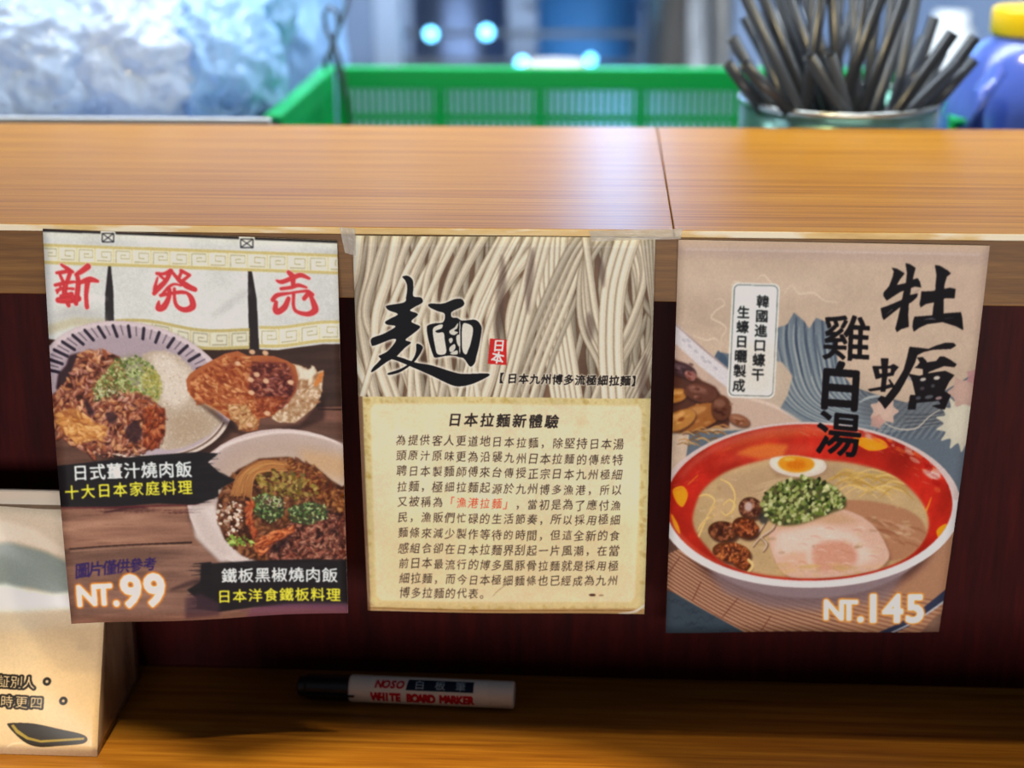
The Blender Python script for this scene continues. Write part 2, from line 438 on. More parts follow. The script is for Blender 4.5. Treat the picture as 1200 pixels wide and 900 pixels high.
def paint_left():
    c = Canvas(QL, 1035, 1380, (96, 76, 68), 11)
    H, W = c.H, c.W; rng = c.rng
    # wooden boards
    gr = fbm(H, W, 3, 60, rng, 4); g2 = fbm(H, W, 2, 6, rng, 3)
    c.a *= (0.62 + 0.75 * gr * g2 * 1.9)[..., None]
    for y0, y1, col in ((270, 485, (62, 46, 42)), (478, 600, (104, 76, 66)), (590, 640, (142, 108, 92)), (636, 735, (128, 100, 88))):
        x0, yy, k = c.pmask(c.m([(30, y0 + 8), (420, y0 - 4), (420, y1 - 4), (30, y1 + 8)]))
        t = np.array(col, np.float32) / 255 * (0.70 + 0.62 * fbm(H, W, 4, 50, rng, 4))[..., None] * np.ones((1, 1, 3), np.float32)
        c.comp(x0, yy, k, t.astype(np.float32), 0.9)
    for a, b in (((83, 643), (230, 634)), ((375, 478), (420, 479)), ((60, 560), (90, 562))):
        c.stroke([a, b], [1.2, 2.0], (38, 26, 26), 0.9)
    c.stroke([(84, 646), (230, 637)], 1.3, (170, 140, 120), 0.5)
    for i in range(26):
        x = 85 + rng.random() * 150; y = 598 + rng.random() * 130
        c.stroke([(x, y), (x + 20 + 30 * rng.random(), y - 2 + 3 * rng.random())], [0.5, 2.2, 0.5], (66, 46, 44), 0.4, soft=0.6)
    c.stroke([(125, 601), (160, 594), (178, 595)], [1, 4, 1], (60, 36, 40), 0.8, soft=0.7)
    c.stroke([(205, 690), (240, 680), (262, 690)], [2, 9, 2], (60, 44, 46), 0.7, soft=1.5)
    # curtain
    cl = fbm(H, W, 5, 5, rng, 4)
    cloth = (np.array((204, 208, 206), np.float32) / 255) * (0.90 + 0.17 * cl)[..., None]
    cloth = np.clip(cloth + (fbm(H, W, 120, 140, rng, 1) - .5)[..., None] * 0.035, 0, 1).astype(np.float32)
    T = lambda x, d: (x, 268 + (x - 50) * .04 + d)
    panels = [[T(46, 2), T(134, 2), (134, 300), (136, 340), (138, 400), (110, 404), (46, 395)],
              [T(133, 2), T(298, 2), (298, 305), (297, 340), (298, 406), (270, 403), (235, 396), (190, 398), (140, 402)],
              [T(297, 2), T(402, 2), (402, 402), (380, 402), (350, 406), (330, 409), (308, 408), (302, 340), (297, 308)]]
    for p in panels: c.poly(p, cloth)
    # dark opening slits
    c.poly([(132, 306), (134, 306), (138, 340), (139, 380), (128, 380), (128, 345)], (52, 48, 50), soft=0.2)
    c.poly([(296, 309), (299, 309), (306, 350), (309, 409), (298, 409), (296, 350)], (48, 42, 44), soft=0.2)
    for d in (9, 13, 17, 22, 27): c.poly([T(297, d + 26 - 9), T(299.3, d + 26 - 9), T(299.3, d + 19), T(297, d + 19)], (40, 36, 36))
    # folds
    c.stroke([(55, 375), (90, 366), (128, 372)], [3, 14, 6], (150, 150, 150), 0.45, soft=5)
    c.stroke([(62, 350), (100, 348), (130, 350)], [2, 5, 2], (235, 238, 238), 0.5, soft=2)
    c.stroke([(255, 372), (270, 360), (296, 340)], [3, 9, 5], (160, 160, 160), 0.4, soft=3)
    c.stroke([(370, 300), (385, 297), (398, 296)], [2, 8, 6], (160, 162, 162), 0.5, soft=3)
    # Greek key bands
    def band(x0, x1, yt, h, u=22.5, dim=1.0):
        gold = tuple(v * dim for v in (192, 178, 120)); pale = tuple(v * dim for v in (222, 221, 200)); key = tuple(v * dim for v in (168, 164, 138))
        n = 16; xs = np.linspace(x0, x1, n)
        c.poly([(x, yt(x)) for x in xs] + [(x, yt(x) + h) for x in xs[::-1]], pale)
        for d, t in ((0, 3.6), (h - 3.6, 3.8)):
            c.poly([(x, yt(x) + d) for x in xs] + [(x, yt(x) + d + t) for x in xs[::-1]], gold)
        k = 0; x = x0 + 2
        while x < x1 - 4:
            i = h - 8; y = lambda q, X: yt(X) + 4.2 + q * i / 16
            w1 = min(u - 2, x1 - x)
            def L(pts, tt=1.7):
                c.stroke([(x + px, y(py, x + px)) for px, py in pts], tt, key, 0.95, sm=False)
            if k % 2 == 0: L([(1, 15), (1, 1.5), (w1 - 3, 1.5), (w1 - 3, 10.5), (7, 10.5), (7, 6.2), (w1 - 8, 6.2)])
            else: L([(1, 14), (w1 - 3, 14), (w1 - 3, 3), (6, 3), (6, 9.5), (w1 - 8, 9.5)])
            c.stroke([(x + u - 2.2, y(0, x)), (x + u - 2.2, y(16, x))], 1.2, gold, 0.8, sm=False)
            x += u; k += 1
    band(48, 402, lambda x: 285.5 + (x - 50) * .035, 23.5)
    band(140, 298, lambda x: 374 + 12 * ((x - 140) / 158) - 3 * math.sin((x - 140) / 22), 24, dim=0.93)
    band(309, 402, lambda x: 381 - 6 * ((x - 309) / 90) + 1.5 * math.sin((x - 309) / 15), 25)
    c.poly([(46, 384), (90, 372), (130, 374), (130, 382), (90, 382), (46, 396)], (176, 166, 128), .6, soft=2)
    # top rod and eyelets
    c.poly([T(46, 1.2), T(402, 0.6), T(402, 3.2), T(46, 3.4)], (46, 46, 52))
    for x in (131, 294.5):
        y = 268 + (x - 50) * .04
        c.poly([(x - 9, y - 2), (x + 9, y - 2), (x + 9, y + 14), (x - 9, y + 14)], (212, 214, 212))
        q = [(x - 7, y + 2.5), (x + 7, y + 2.5), (x + 7, y + 12.5), (x - 7, y + 12.5)]
        for i in range(4): c.stroke([q[i], q[(i + 1) % 4]], 1.3, (44, 46, 52), sm=False)
        c.stroke([q[0], q[2]], 1.1, (44, 46, 52), sm=False); c.stroke([q[1], q[3]], 1.1, (44, 46, 52), sm=False)
    # brush characters
    red = (186, 62, 68)
    def brush(x0, y0, s, strokes):
        for p, wd in strokes:
            P = Z(x0, y0, s, p); c.stroke(P, [v / s + 1.6 for v in wd], (232, 190, 188), 0.8, soft=0.3)
        for p, wd in strokes:
            P = Z(x0, y0, s, p); c.stroke(P, [v / s for v in wd], red)
            c.stroke(P, [v / s * .35 for v in wd], (204, 76, 78), 0.5, soft=0.4)
    brush(50, 300, 12.86, [([(305, 130), (400, 190), (490, 240)], [35, 60, 45]), ([(230, 255), (330, 245), (440, 225)], [40, 55, 45]),
        ([(290, 290), (345, 400)], [45, 50]), ([(450, 250), (390, 420)], [60, 60]), ([(210, 440), (380, 405), (525, 390)], [45, 55, 35]),
        ([(240, 520), (340, 490), (505, 495)], [50, 40, 40]), ([(300, 470), (245, 560)], [40, 30]), ([(380, 420), (365, 570), (430, 745)], [75, 80, 60]), ([(350, 580), (265, 680)], [50, 40]),
        ([(260, 665), (420, 655), (585, 640)], [80, 120, 90]), ([(480, 600), (550, 720)], [70, 60]), ([(300, 600), (480, 570)], [40, 60]),
        ([(730, 160), (640, 225), (540, 285)], [90, 75, 50]), ([(560, 290), (580, 420), (550, 680)], [60, 75, 75]),
        ([(610, 400), (760, 355), (885, 380)], [50, 85, 45]), ([(725, 400), (705, 600), (720, 770)], [80, 60, 65])])
    brush(175, 305, 12.86, [([(190, 200), (300, 205), (405, 165)], [45, 45, 75]), ([(405, 165), (330, 310), (220, 420), (150, 500)], [60, 65, 80, 60]),
        ([(240, 230), (320, 300)], [40, 40]), ([(205, 260), (165, 400), (160, 490)], [25, 50, 60]), ([(420, 170), (520, 290), (640, 380), (770, 440)], [40, 60, 90, 70]),
        ([(560, 160), (690, 225)], [55, 45]), ([(570, 170), (530, 260)], [40, 50]), ([(680, 235), (570, 320)], [40, 50]),
        ([(260, 530), (380, 400), (470, 360), (560, 385)], [40, 45, 35, 25]), ([(250, 530), (400, 500), (560, 480), (650, 490)], [50, 45, 55, 40]),
        ([(385, 440), (375, 560), (300, 700), (215, 720), (225, 620)], [60, 65, 90, 90, 30]),
        ([(460, 430), (465, 600), (510, 700), (620, 745), (735, 695), (715, 570), (650, 490)], [45, 50, 60, 75, 95, 80, 40])])
    brush(310, 305, 12, [([(380, 165), (435, 230), (440, 360)], [55, 80, 50]), ([(220, 280), (290, 300), (420, 250), (540, 205), (655, 250)], [30, 60, 60, 65, 40]),
        ([(280, 395), (420, 375), (510, 345), (620, 375)], [45, 50, 55, 30]), ([(170, 550), (230, 485), (400, 455), (560, 430), (640, 430), (705, 475)], [60, 60, 35, 35, 50, 45]),
        ([(215, 580), (205, 680), (240, 715), (330, 650), (380, 530)], [50, 75, 80, 80, 60]),
        ([(450, 470), (450, 640), (500, 715), (640, 745), (735, 690), (715, 590), (675, 490)], [45, 45, 50, 65, 95, 75, 50]), ([(650, 450), (590, 530)], [60, 60])])
    # shadow space under the curtain
    # ---- plate with striped rim
    pc = (162, 457)
    def el(sc_, a): # point on plate ellipse
        rx, ry, rot = 119 * sc_, 79 * sc_, R(13); u = rx * math.cos(a); v = ry * math.sin(a)
        return (pc[0] + u * math.cos(rot) - v * math.sin(rot), pc[1] + u * math.sin(rot) + v * math.cos(rot))
    ring = lambda s: [el(s, t) for t in np.linspace(0, 2 * math.pi, 72, endpoint=False)]
    c.poly([(x + 3, y + 6) for x, y in ring(1.02)], (30, 20, 20), 0.6, soft=3)
    c.poly(ring(1.0), (190, 176, 180)); c.poly(ring(0.985), (200, 186, 192))
    c.poly(ring(0.93), (176, 162, 172)); c.poly(ring(0.79), (160, 146, 156), soft=2)
    c.poly([el(1.0, t) for t in np.linspace(0.15, 2.4, 30)] + [el(0.93, t) for t in np.linspace(2.4, 0.15, 30)], (206, 194, 184))
    c.poly([el(0.965, t) for t in np.linspace(0.15, 2.4, 30)] + [el(0.945, t) for t in np.linspace(2.4, 0.15, 30)], (112, 92, 84))
    k = 0
    for t in np.linspace(math.pi * 1.0, math.pi * 1.95, 36):
        wdt = 3.6 if k % 2 == 0 else 1.6
        c.stroke([el(0.93, t), el(0.775 if k % 2 == 0 else 0.80, t + 0.01)], wdt, (46, 40, 52) if k % 2 == 0 else (104, 94, 104), 0.95, sm=False); k += 1
    z1 = lambda p: Z(50, 370, 5.217, p)
    # rice
    rice = z1([(640, 235), (700, 215), (775, 212), (860, 240), (930, 300), (985, 380), (1010, 480), (1090, 570), (1130, 640), (1060, 720), (900, 800), (790, 818), (720, 800), (700, 600), (640, 420)])
    c.poly(rice, (176, 160, 142), soft=1); c.poly(z1([(700, 240), (800, 230), (930, 330), (960, 480), (860, 560), (760, 520), (700, 380)]), (208, 198, 186), 0.9, soft=4)
    c.scatter(rice, 900, 1.0, 2.2, [(214, 204, 190), (190, 176, 158), (166, 148, 126), (226, 220, 210)], 0.6, 2.4, soft=True)
    c.poly(z1([(800, 620), (960, 560), (1090, 640), (1000, 740), (840, 790)]), (150, 126, 96), 0.35, soft=5)
    # dark seaweed edge
    c.poly(z1([(95, 440), (110, 350), (160, 300), (180, 240), (250, 220), (280, 300), (200, 400), (120, 470)]), (58, 42, 48), soft=1)
    meat = z1([(70, 600), (75, 480), (180, 380), (225, 260), (300, 205), (400, 215), (500, 250), (560, 420), (690, 500), (780, 580), (778, 700), (740, 800), (620, 835), (420, 840), (280, 830), (150, 760), (85, 680)])
    c.poly(meat, (104, 62, 48), soft=1)
    c.meat(meat, 330, 2.6, 8.5, (56, 28, 24), [(178, 116, 84), (150, 88, 62), (200, 142, 102), (126, 72, 58), (184, 132, 116)], [(232, 186, 148), (242, 208, 176)])
    c.poly(z1([(110, 590), (190, 560), (300, 640), (430, 680), (400, 740), (280, 770), (180, 740), (110, 660)]), (196, 142, 88), 0.9, soft=1.5)
    c.meat(z1([(110, 590), (220, 560), (330, 640), (430, 680), (380, 750), (240, 770), (130, 700)]), 34, 3, 8, (140, 84, 50), [(216, 160, 100), (200, 140, 84)], [(240, 206, 150)], rot=25)
    for p in ([(280, 500), (340, 590), (300, 600)], [(530, 700), (600, 640), (640, 720), (580, 780)], [(410, 590), (480, 600), (470, 650), (430, 650)]):
        c.poly(z1(p), (48, 30, 38), .8, soft=1, sm=True)
    c.meat(z1([(640, 560), (780, 560), (780, 720), (720, 810), (640, 800)]), 26, 3, 6, (70, 30, 20), [(160, 84, 52), (140, 70, 48)], [(224, 160, 110)], rot=100)
    c.scatter(z1([(280, 815), (660, 820), (640, 850), (320, 868)]), 70, 1, 2.2, [(190, 150, 130), (120, 70, 60), (80, 46, 42)], .8)
    # spring onion
    on = z1([(330, 440), (420, 330), (480, 260), (600, 235), (700, 300), (760, 420), (740, 520), (640, 470), (520, 460), (400, 500), (340, 500)])
    c.poly(on, (120, 122, 74), 0.5, soft=3)
    c.scatter(on, 420, 1.2, 2.8, [(122, 140, 78), (86, 104, 58), (160, 176, 116), (100, 112, 66), (186, 192, 140)], 0.85, 1.6)
    c.scatter(z1([(640, 300), (740, 340), (770, 450), (730, 530), (640, 430)]), 130, 1.4, 2.6, [(158, 152, 84), (140, 134, 70), (178, 172, 106)], 0.7, 1.5)
    c.scatter(z1([(330, 430), (540, 440), (520, 500), (340, 520)]), 90, 1, 2.4, [(206, 204, 176), (70, 74, 50), (150, 150, 110)], .8, 2.2)
    # ---- fried cutlet
    z2 = lambda p: Z(220, 400, 6.667, p)
    c.poly(z2([(60, 430), (250, 520), (480, 700), (600, 690), (900, 640), (1080, 400), (1080, 600), (700, 760), (400, 700)]), (40, 26, 26), .6, soft=2)
    wh = z2([(840, 165), (900, 180), (960, 212), (1000, 185), (1022, 232), (1072, 215), (1062, 330), (1050, 420), (1010, 500), (940, 560), (860, 625), (740, 620), (690, 590), (700, 500)])
    c.poly(wh, (188, 160, 132)); c.meat(wh, 46, 2, 6, (140, 100, 72), [(196, 166, 134), (180, 140, 108), (206, 188, 160)], [(232, 222, 200)], rot=120)
    c.poly(z2([(870, 175), (960, 215), (1000, 185), (1020, 240), (960, 290), (900, 280)]), (216, 210, 192), .9, soft=1)
    c.poly(z2([(1000, 320), (1040, 240), (1075, 225), (1060, 300), (1010, 350)]), (196, 120, 66), .9, soft=.6)
    cut = z2([(30, 295), (60, 250), (120, 205), (220, 150), (330, 90), (430, 68), (510, 105), (600, 100), (700, 105), (800, 140), (862, 180), (885, 270), (870, 380), (810, 470), (740, 530), (680, 575), (600, 590), (580, 680), (500, 695), (455, 640), (440, 580), (370, 600), (290, 540), (200, 490), (90, 445), (40, 380)])
    c.poly(cut, (162, 96, 62))
    c.poly(z2([(110, 300), (420, 330), (560, 540), (480, 600), (260, 520), (90, 430)]), (196, 142, 100), .8, soft=4)
    c.meat(z2([(60, 300), (330, 110), (520, 120), (620, 560), (480, 600), (200, 480), (60, 420)]), 150, 2, 6, (112, 54, 32), [(180, 110, 72), (196, 136, 92), (164, 90, 54)], [(228, 176, 130)], rot=25)
    c.poly(z2([(540, 200), (700, 150), (840, 230), (870, 360), (780, 480), (620, 440), (520, 340)]), (96, 48, 46), .85, soft=5)
    c.meat(z2([(540, 150), (800, 160), (870, 360), (760, 520), (600, 470), (520, 340)]), 60, 2, 5, (64, 28, 30), [(130, 70, 56), (108, 58, 54), (152, 92, 72)], [(190, 150, 136)], rot=15)
    c.meat(z2([(560, 420), (800, 420), (700, 560), (580, 560)]), 30, 2, 5, (96, 44, 28), [(160, 88, 56), (150, 80, 52)], [(206, 146, 106)], rot=-15)
    c.meat(z2([(340, 480), (480, 480), (580, 600), (560, 680), (470, 690), (380, 590)]), 26, 3, 6, (120, 76, 50), [(204, 164, 120), (188, 142, 100)], [(234, 212, 176)])
    for x, y in ((540, 75), (640, 82), (575, 250), (530, 290), (645, 300), (830, 310), (535, 390), (430, 165), (655, 550), (520, 640)):
        c.ell(*z2([(x, y)])[0], 3.6, 2.8, (216, 176, 142), .9, rot=20, soft=.4)
    c.poly(z2([(330, 190), (410, 130), (400, 190), (330, 230)]), (104, 44, 30), .6, soft=2)
    # ---- round bowl
    z3 = lambda p: Z(220, 500, 5.295, p)
    bc = z3([(600, 450)])[0]
    c.ell(bc[0] + 1, bc[1] + 3, 109, 87, (34, 24, 24), .6, soft=3)
    c.ell(*bc, 108, 84.5, (196, 180, 178)); c.ell(bc[0] + 2, bc[1] + 2, 105, 81, (174, 158, 154), soft=1)
    c.ell(bc[0] + 10, bc[1] - 24, 84, 50, (196, 178, 160), .8, soft=9)
    c.poly(z3([(330, 100), (600, 60), (900, 110), (1000, 300), (850, 280), (620, 180), (400, 210), (300, 320), (160, 270)]), (160, 138, 128), .5, soft=6)
    c.poly(z3([(700, 130), (960, 170), (1010, 340), (860, 300), (740, 220)]), (196, 156, 108), .6, soft=5)
    c.stroke(z3([(140, 260), (230, 130), (400, 60), (620, 22), (820, 50), (960, 100)]), [2, 3, 3, 3, 2], (222, 208, 204), .8, soft=.8)
    c.poly(z3([(40, 500), (200, 470), (220, 560), (300, 700), (440, 830), (230, 830), (80, 680)]), (206, 196, 192), .95, soft=2)
    c.poly(z3([(60, 520), (120, 500), (180, 600), (300, 780), (240, 800), (120, 690)]), (186, 172, 168), .6, soft=3)
    food = z3([(215, 470), (260, 330), (340, 260), (470, 190), (640, 180), (800, 240), (900, 330), (1010, 400), (1010, 840), (480, 838), (360, 790), (260, 690), (215, 570)])
    c.poly(food, (76, 48, 36), soft=1.5)
    c.meat(food, 160, 3, 7, (56, 34, 26), [(118, 74, 50), (96, 58, 42), (134, 92, 60)], [(176, 130, 90)])
    for i in range(34):
        o = i * 3.0
        c.stroke(z3([(300 + o * 1.2, 420 + rng.normal(0, 8)), (350 + o, 290 + rng.normal(0, 8)), (480 + o, 205 + o * .6 + rng.normal(0, 6)), (640 + o, 215 + o * .6)]), [1.2, 2.2, 1.2], [(190, 140, 90), (160, 108, 66), (120, 78, 48)][i % 3], .8)
    c.meat(z3([(640, 190), (800, 250), (980, 420), (980, 560), (800, 420), (640, 300)]), 70, 2, 5, (70, 40, 24), [(156, 104, 60), (130, 84, 44), (110, 60, 40)], [(206, 160, 100)])
    c.scatter(z3([(450, 300), (560, 260), (760, 290), (820, 400), (700, 460), (500, 430)]), 170, 1.6, 4, [(120, 104, 50), (90, 78, 40), (146, 128, 70), (164, 140, 80)], .85, 1.5)
    c.meat(z3([(700, 560), (1000, 520), (1000, 840), (520, 838), (500, 760)]), 150, 2, 5, (48, 28, 28), [(122, 66, 52), (150, 92, 76), (100, 58, 50), (168, 120, 100)], [(206, 160, 140)])
    for blob, n in (([(430, 430), (500, 400), (610, 440), (620, 540), (540, 590), (440, 540)], 130), ([(640, 500), (760, 460), (860, 480), (880, 560), (760, 610), (650, 580)], 150)):
        c.poly(z3(blob), (66, 74, 50), .8, soft=1)
        c.scatter(z3(blob), n, 1.2, 2.8, [(96, 126, 76), (60, 82, 54), (140, 164, 104), (176, 190, 140), (44, 56, 44)], .9, 2.0)
    c.scatter(z3([(480, 420), (640, 420), (620, 500), (500, 470)]), 50, 1.2, 2.4, [(206, 190, 168), (140, 110, 100), (90, 60, 56)], .8, 2.6)
    # chopped garlic left, carrot, broccoli
    c.scatter(z3([(220, 470), (290, 450), (370, 480), (360, 640), (270, 660), (215, 560)]), 110, 1.4, 3.4, [(206, 188, 170), (160, 130, 112), (90, 62, 54), (222, 210, 196), (140, 96, 78)], .9, 1.4)
    c.meat(z3([(395, 450), (440, 450), (420, 560), (460, 650), (420, 670), (385, 560)]), 20, 3, 5, (90, 40, 26), [(190, 104, 66), (176, 92, 60)], [(224, 150, 106)], rot=80)
    c.meat(z3([(440, 700), (560, 640), (680, 610), (680, 650), (560, 720), (480, 790), (440, 770)]), 30, 3, 6, (90, 40, 26), [(206, 120, 76), (190, 108, 68)], [(238, 170, 124)], rot=-25)
    c.scatter(z3([(265, 680), (320, 660), (440, 690), (430, 730), (300, 730)]), 60, 1.4, 3, [(130, 160, 70), (176, 200, 110), (96, 120, 56)], .9, 1.5)
    c.poly(z3([(520, 740), (680, 650), (640, 720), (560, 790)]), (34, 22, 28), .7, soft=2)
    # ---- black brushed caption bars
    blk = (34, 32, 36)
    c.poly([(66, 545), (110, 541), (170, 534), (240, 528), (262, 530), (250, 540), (268, 556), (282, 560), (262, 572), (262, 580), (235, 590), (190, 589), (140, 594), (73, 593)], blk, .97, soft=.5)
    c.stroke([(75, 594), (150, 594), (240, 589)], [1, 2.4, .6], (96, 40, 48), .8, soft=.5)
    c.stroke([(232, 560), (262, 556), (278, 561)], [6, 10, 1], blk, .9, soft=.8)
    c.poly([(241, 659), (300, 656), (412, 655), (412, 713), (300, 712), (262, 716), (235, 712), (236, 700), (224, 690), (240, 680)], blk, .95, soft=.7)
    c.stroke([(285, 716), (340, 712), (408, 713)], [1, 4, 5], (96, 62, 78), .8, soft=1)
    for i in range(26):      # dry brush ends
        y = 530 + rng.random() * 58; c.stroke([(225, y + 2), (246 + rng.random() * 22, y - 1)], [2.4, .4], blk, .8, soft=.3)
        y = 596 + rng.random() * 5; x = 110 + rng.random() * 110; c.stroke([(x, y), (x + 30, y - 2)], [.5, 1.6, .3], (60, 32, 36), .6, soft=.3)
        y = 657 + rng.random() * 56; c.stroke([(252, y), (238 - rng.random() * 16, y + 1)], [2.4, .4], blk, .8, soft=.3)
    c.poly([(300, 712), (340, 708), (420, 706), (420, 725), (290, 725)], (112, 78, 96), .8, soft=2)
    c.poly([(222, 700), (240, 694), (262, 706), (262, 720), (222, 724)], (72, 52, 62), .7, soft=2)
    wt = (224, 236, 236); yl = (222, 220, 70)
    c.line('日式薑汁燒肉飯', 97.5, 553.5, 221.5, 549, 20, wt, bold=.014, rot=-2, a=.96)
    c.line('十大日本家庭料理', 87, 576.5, 223, 570, 17.8, yl, bold=.012, rot=-2.6)
    c.line('鐵板黑椒燒肉飯', 273.5, 673.5, 387.5, 674, 18.5, wt, bold=.012, a=.96)
    c.line('日本洋食鐵板料理', 267.5, 698, 391.5, 697, 16.8, yl, bold=.012)
    # handwriting and price
    for i, ch in enumerate('圖片僅供參考'):
        c.text(ch, 98 + i * 16.4, 669 - i * 1.7, 19 - i * .5, (52, 38, 92), bold=.012, rot=-8 + 3 * (i % 2), shear=.18)
    def price(pairs):
        for ch, x, y, s in pairs: c.text(ch, x, y, s, (252, 240, 222), bold=.035, rot=-3, cap=True, halo=((232, 138, 60), 2.8, 1))
        for ch, x, y, s in pairs: c.text(ch, x, y, s, (253, 246, 232), bold=.03, rot=-3, cap=True)
    price([('N', 102.5, 698, 34), ('T', 123, 697, 34), ('.', 138, 695.5, 40), ('9', 156.5, 692, 52), ('9', 185, 690, 52)])
    return c

# ------------------------------------------------------------------ print of the middle notice (noodles and the essay)
def paint_centre():
    c = Canvas(QC, 1065, 1320, (104, 84, 70), 21); rng = c.rng; H, W = c.H, c.W
    # bundles of hanging noodles
    c.a *= (0.75 + .5 * fbm(H, W, 24, 6, rng, 3))[..., None]
    def noodle(pts, w, f=1.0):
        base = np.array((214, 203, 180)) * f
        c.stroke(pts, w * 1.25, tuple(base * (.62, .55, .50)), .6, soft=.8); c.stroke(pts, w, tuple(base * .86), soft=.3); c.stroke([(x - w * .1, y) for x, y in pts], w * .62, tuple(base), .95, soft=.3)
        c.stroke([(x - w * .18, y) for x, y in pts], w * .22, tuple(np.minimum(base * 1.13, 255)), .7, soft=.3)
    for x in np.arange(412, 775, 8):      # rear layer
        s = (x - 420) * .02; b = rng.normal(0, 9)
        noodle([(x + rng.normal(0, 3), 270), (x - 6 + b, 340), (x + rng.normal(0, 7), 410), (x + rng.normal(0, 9), 475)], 6 + rng.random() * 2, .66 + .14 * rng.random())
    x = 414.0
    while x < 640:                          # left bundle sweeping from upper right to lower left then down
        t = max(0, (x - 418) / 222); w = 5 + rng.random() * 7
        top = x + 10 + 74 * t ** 1.3 + rng.normal(0, 7)
        noodle([(top, 268), (x + 14 * t + 2 + rng.normal(0, 3), 318 + 10 * t), (x - 8 * (1 - t) + rng.normal(0, 3), 370), (x + 8 - 16 * t + rng.normal(0, 5), 425), (x + 22 * (1 - t) - 14 * t + rng.normal(0, 9), 478)], w, .82 + .2 * rng.random())
        x += w * (.85 + 1.1 * rng.random())
    for i in range(9):
        x = 440 + rng.random() * 180
        noodle([(x + 60, 268), (x + 28, 330), (x + 4, 395), (x - 6 + rng.normal(0, 10), 478)], 4 + 3 * rng.random(), .96 + .08 * rng.random())
    for x in np.arange(630, 662, 6.0):      # middle bundle
        noodle([(x + 2, 268), (x, 330), (x + 8, 390), (x + 22, 478)], 7.2, .98)
    for i in range(5):
        noodle([(590 + i * 10, 478), (612 + i * 9, 420), (636 + i * 9, 360), (664 + i * 8, 300), (686 + i * 9, 268)], 5.0 + 3 * rng.random(), .78 + .06 * (i % 4))
    for i in (0, 2, 3, 5):                      # loops on the right
        noodle([(700 - i * 3, 268), (682 + i * 2, 320), (682 + i * 4, 380), (704 + i * 4, 430), (712 + i * 6, 478)], 7.2, .84 + .05 * (i % 3))
    for i in (0, 2, 4, 5):
        noodle([(725 + i * 4, 268), (746 + i * 2, 320), (748 - i * 2, 380), (726 - i * 3, 430), (712 - i * 4, 478)], 7.0, .86 + .04 * (i % 4))
    for i in range(4):
        noodle([(752 + i * 5, 268), (760 + i * 3, 330), (765 + i * 2, 390), (742 + i * 5, 440), (724 + i * 5, 478)], 5, .8)
    for x in (612, 620, 627): noodle([(x + 20, 268), (x + 6, 320), (x - 14, 400), (x - 34, 478)], 6.6, .98)
    for x in (713, 722, 731): noodle([(x + 18, 268), (x + 4, 310), (x - 4, 350), (x - 6, 410), (x - 2, 478)], 9.6, 1.0)
    for p in ([(588, 300), (594, 330), (586, 400), (580, 380)], [(624, 290), (627, 310), (620, 370), (616, 330)], [(704, 300), (710, 320), (708, 338), (702, 320)], [(690, 365), (697, 380), (693, 400), (687, 385)], [(752, 425), (758, 415), (758, 462), (748, 462)]):
        c.poly(p, (84, 70, 66), .6, soft=1.6, sm=True)
    # card
    par = fbm(H, W, 5, 6, rng, 5); fine = fbm(H, W, 90, 110, rng, 2)
    def tint(col, lo=.90, k=.2): return np.clip((np.array(col, np.float32) / 255) * (lo + k * par + .06 * (fine - .5))[..., None], 0, 1).astype(np.float32)
    c.poly([(400, 463.5), (780, 466), (780, 740), (400, 740)], tint((205, 190, 136)))
    for i in range(150):
        side = rng.integers(4)
        x, y = (rng.uniform(424, 760), 466 + rng.random() * 5) if side == 0 else (rng.uniform(430, 755), 712 + rng.random() * 4) if side == 1 else (426 + rng.random() * 8, rng.uniform(466, 715)) if side == 2 else (750 + rng.random() * 6, rng.uniform(466, 715))
        c.ell(x, y, 1 + 4 * rng.random(), 1 + 2 * rng.random(), (168, 140, 74), .35, rot=rng.random() * 90, soft=.8)
    c.poly([(440, 472), (748, 474), (752, 480), (750, 560), (744, 700), (738, 706), (447, 704), (441, 698), (437, 560), (435, 478)], tint((228, 211, 174), .90, .2), soft=1.2)
    c.poly([(436, 600), (750, 600), (744, 704), (445, 702)], (214, 184, 132), .35, soft=16)
    for i in range(60):
        c.ell(rng.uniform(440, 745), rng.uniform(476, 702), 3 + 10 * rng.random(), 2 + 5 * rng.random(), (190, 172, 130), .16, rot=rng.random() * 180, soft=2)
    c.stroke([(578, 698), (586, 690), (598, 682)], [.6, 1.2, .4], (140, 124, 90), .7)
    # laminate rim beyond the printed card
    c.poly([(400, 713.5), (760, 713.5), (760, 745), (400, 745)], (176, 146, 104), .9, soft=.4)
    c.poly([(400, 463), (425.5, 463), (434, 713), (436, 745), (400, 745)], (120, 92, 78), .85, soft=.5)
    c.stroke([(432, 712.5), (590, 715), (752, 716)], .9, (120, 86, 50), .9)
    c.stroke([(434, 715), (590, 719), (745, 721)], 1.1, (206, 186, 150), .8)
    c.stroke([(725, 719.5), (744, 717), (756, 709)], [1, 3, 2], (232, 226, 210), .9, soft=.4)
    c.stroke([(430, 640), (432, 700), (440, 712)], [1, 2, 1], (186, 160, 130), .6, soft=.4)
    ink = (50, 46, 44)
    kw = dict(bold=.004, shear=.16)
    # title
    for i, ch in enumerate('日本拉麵新體驗'):
        c.text(ch, 534 + i * 18.9, 491.5 + i * .25, 16.5, ink, bold=.014, shear=.14, rot=-3 * (i % 2))
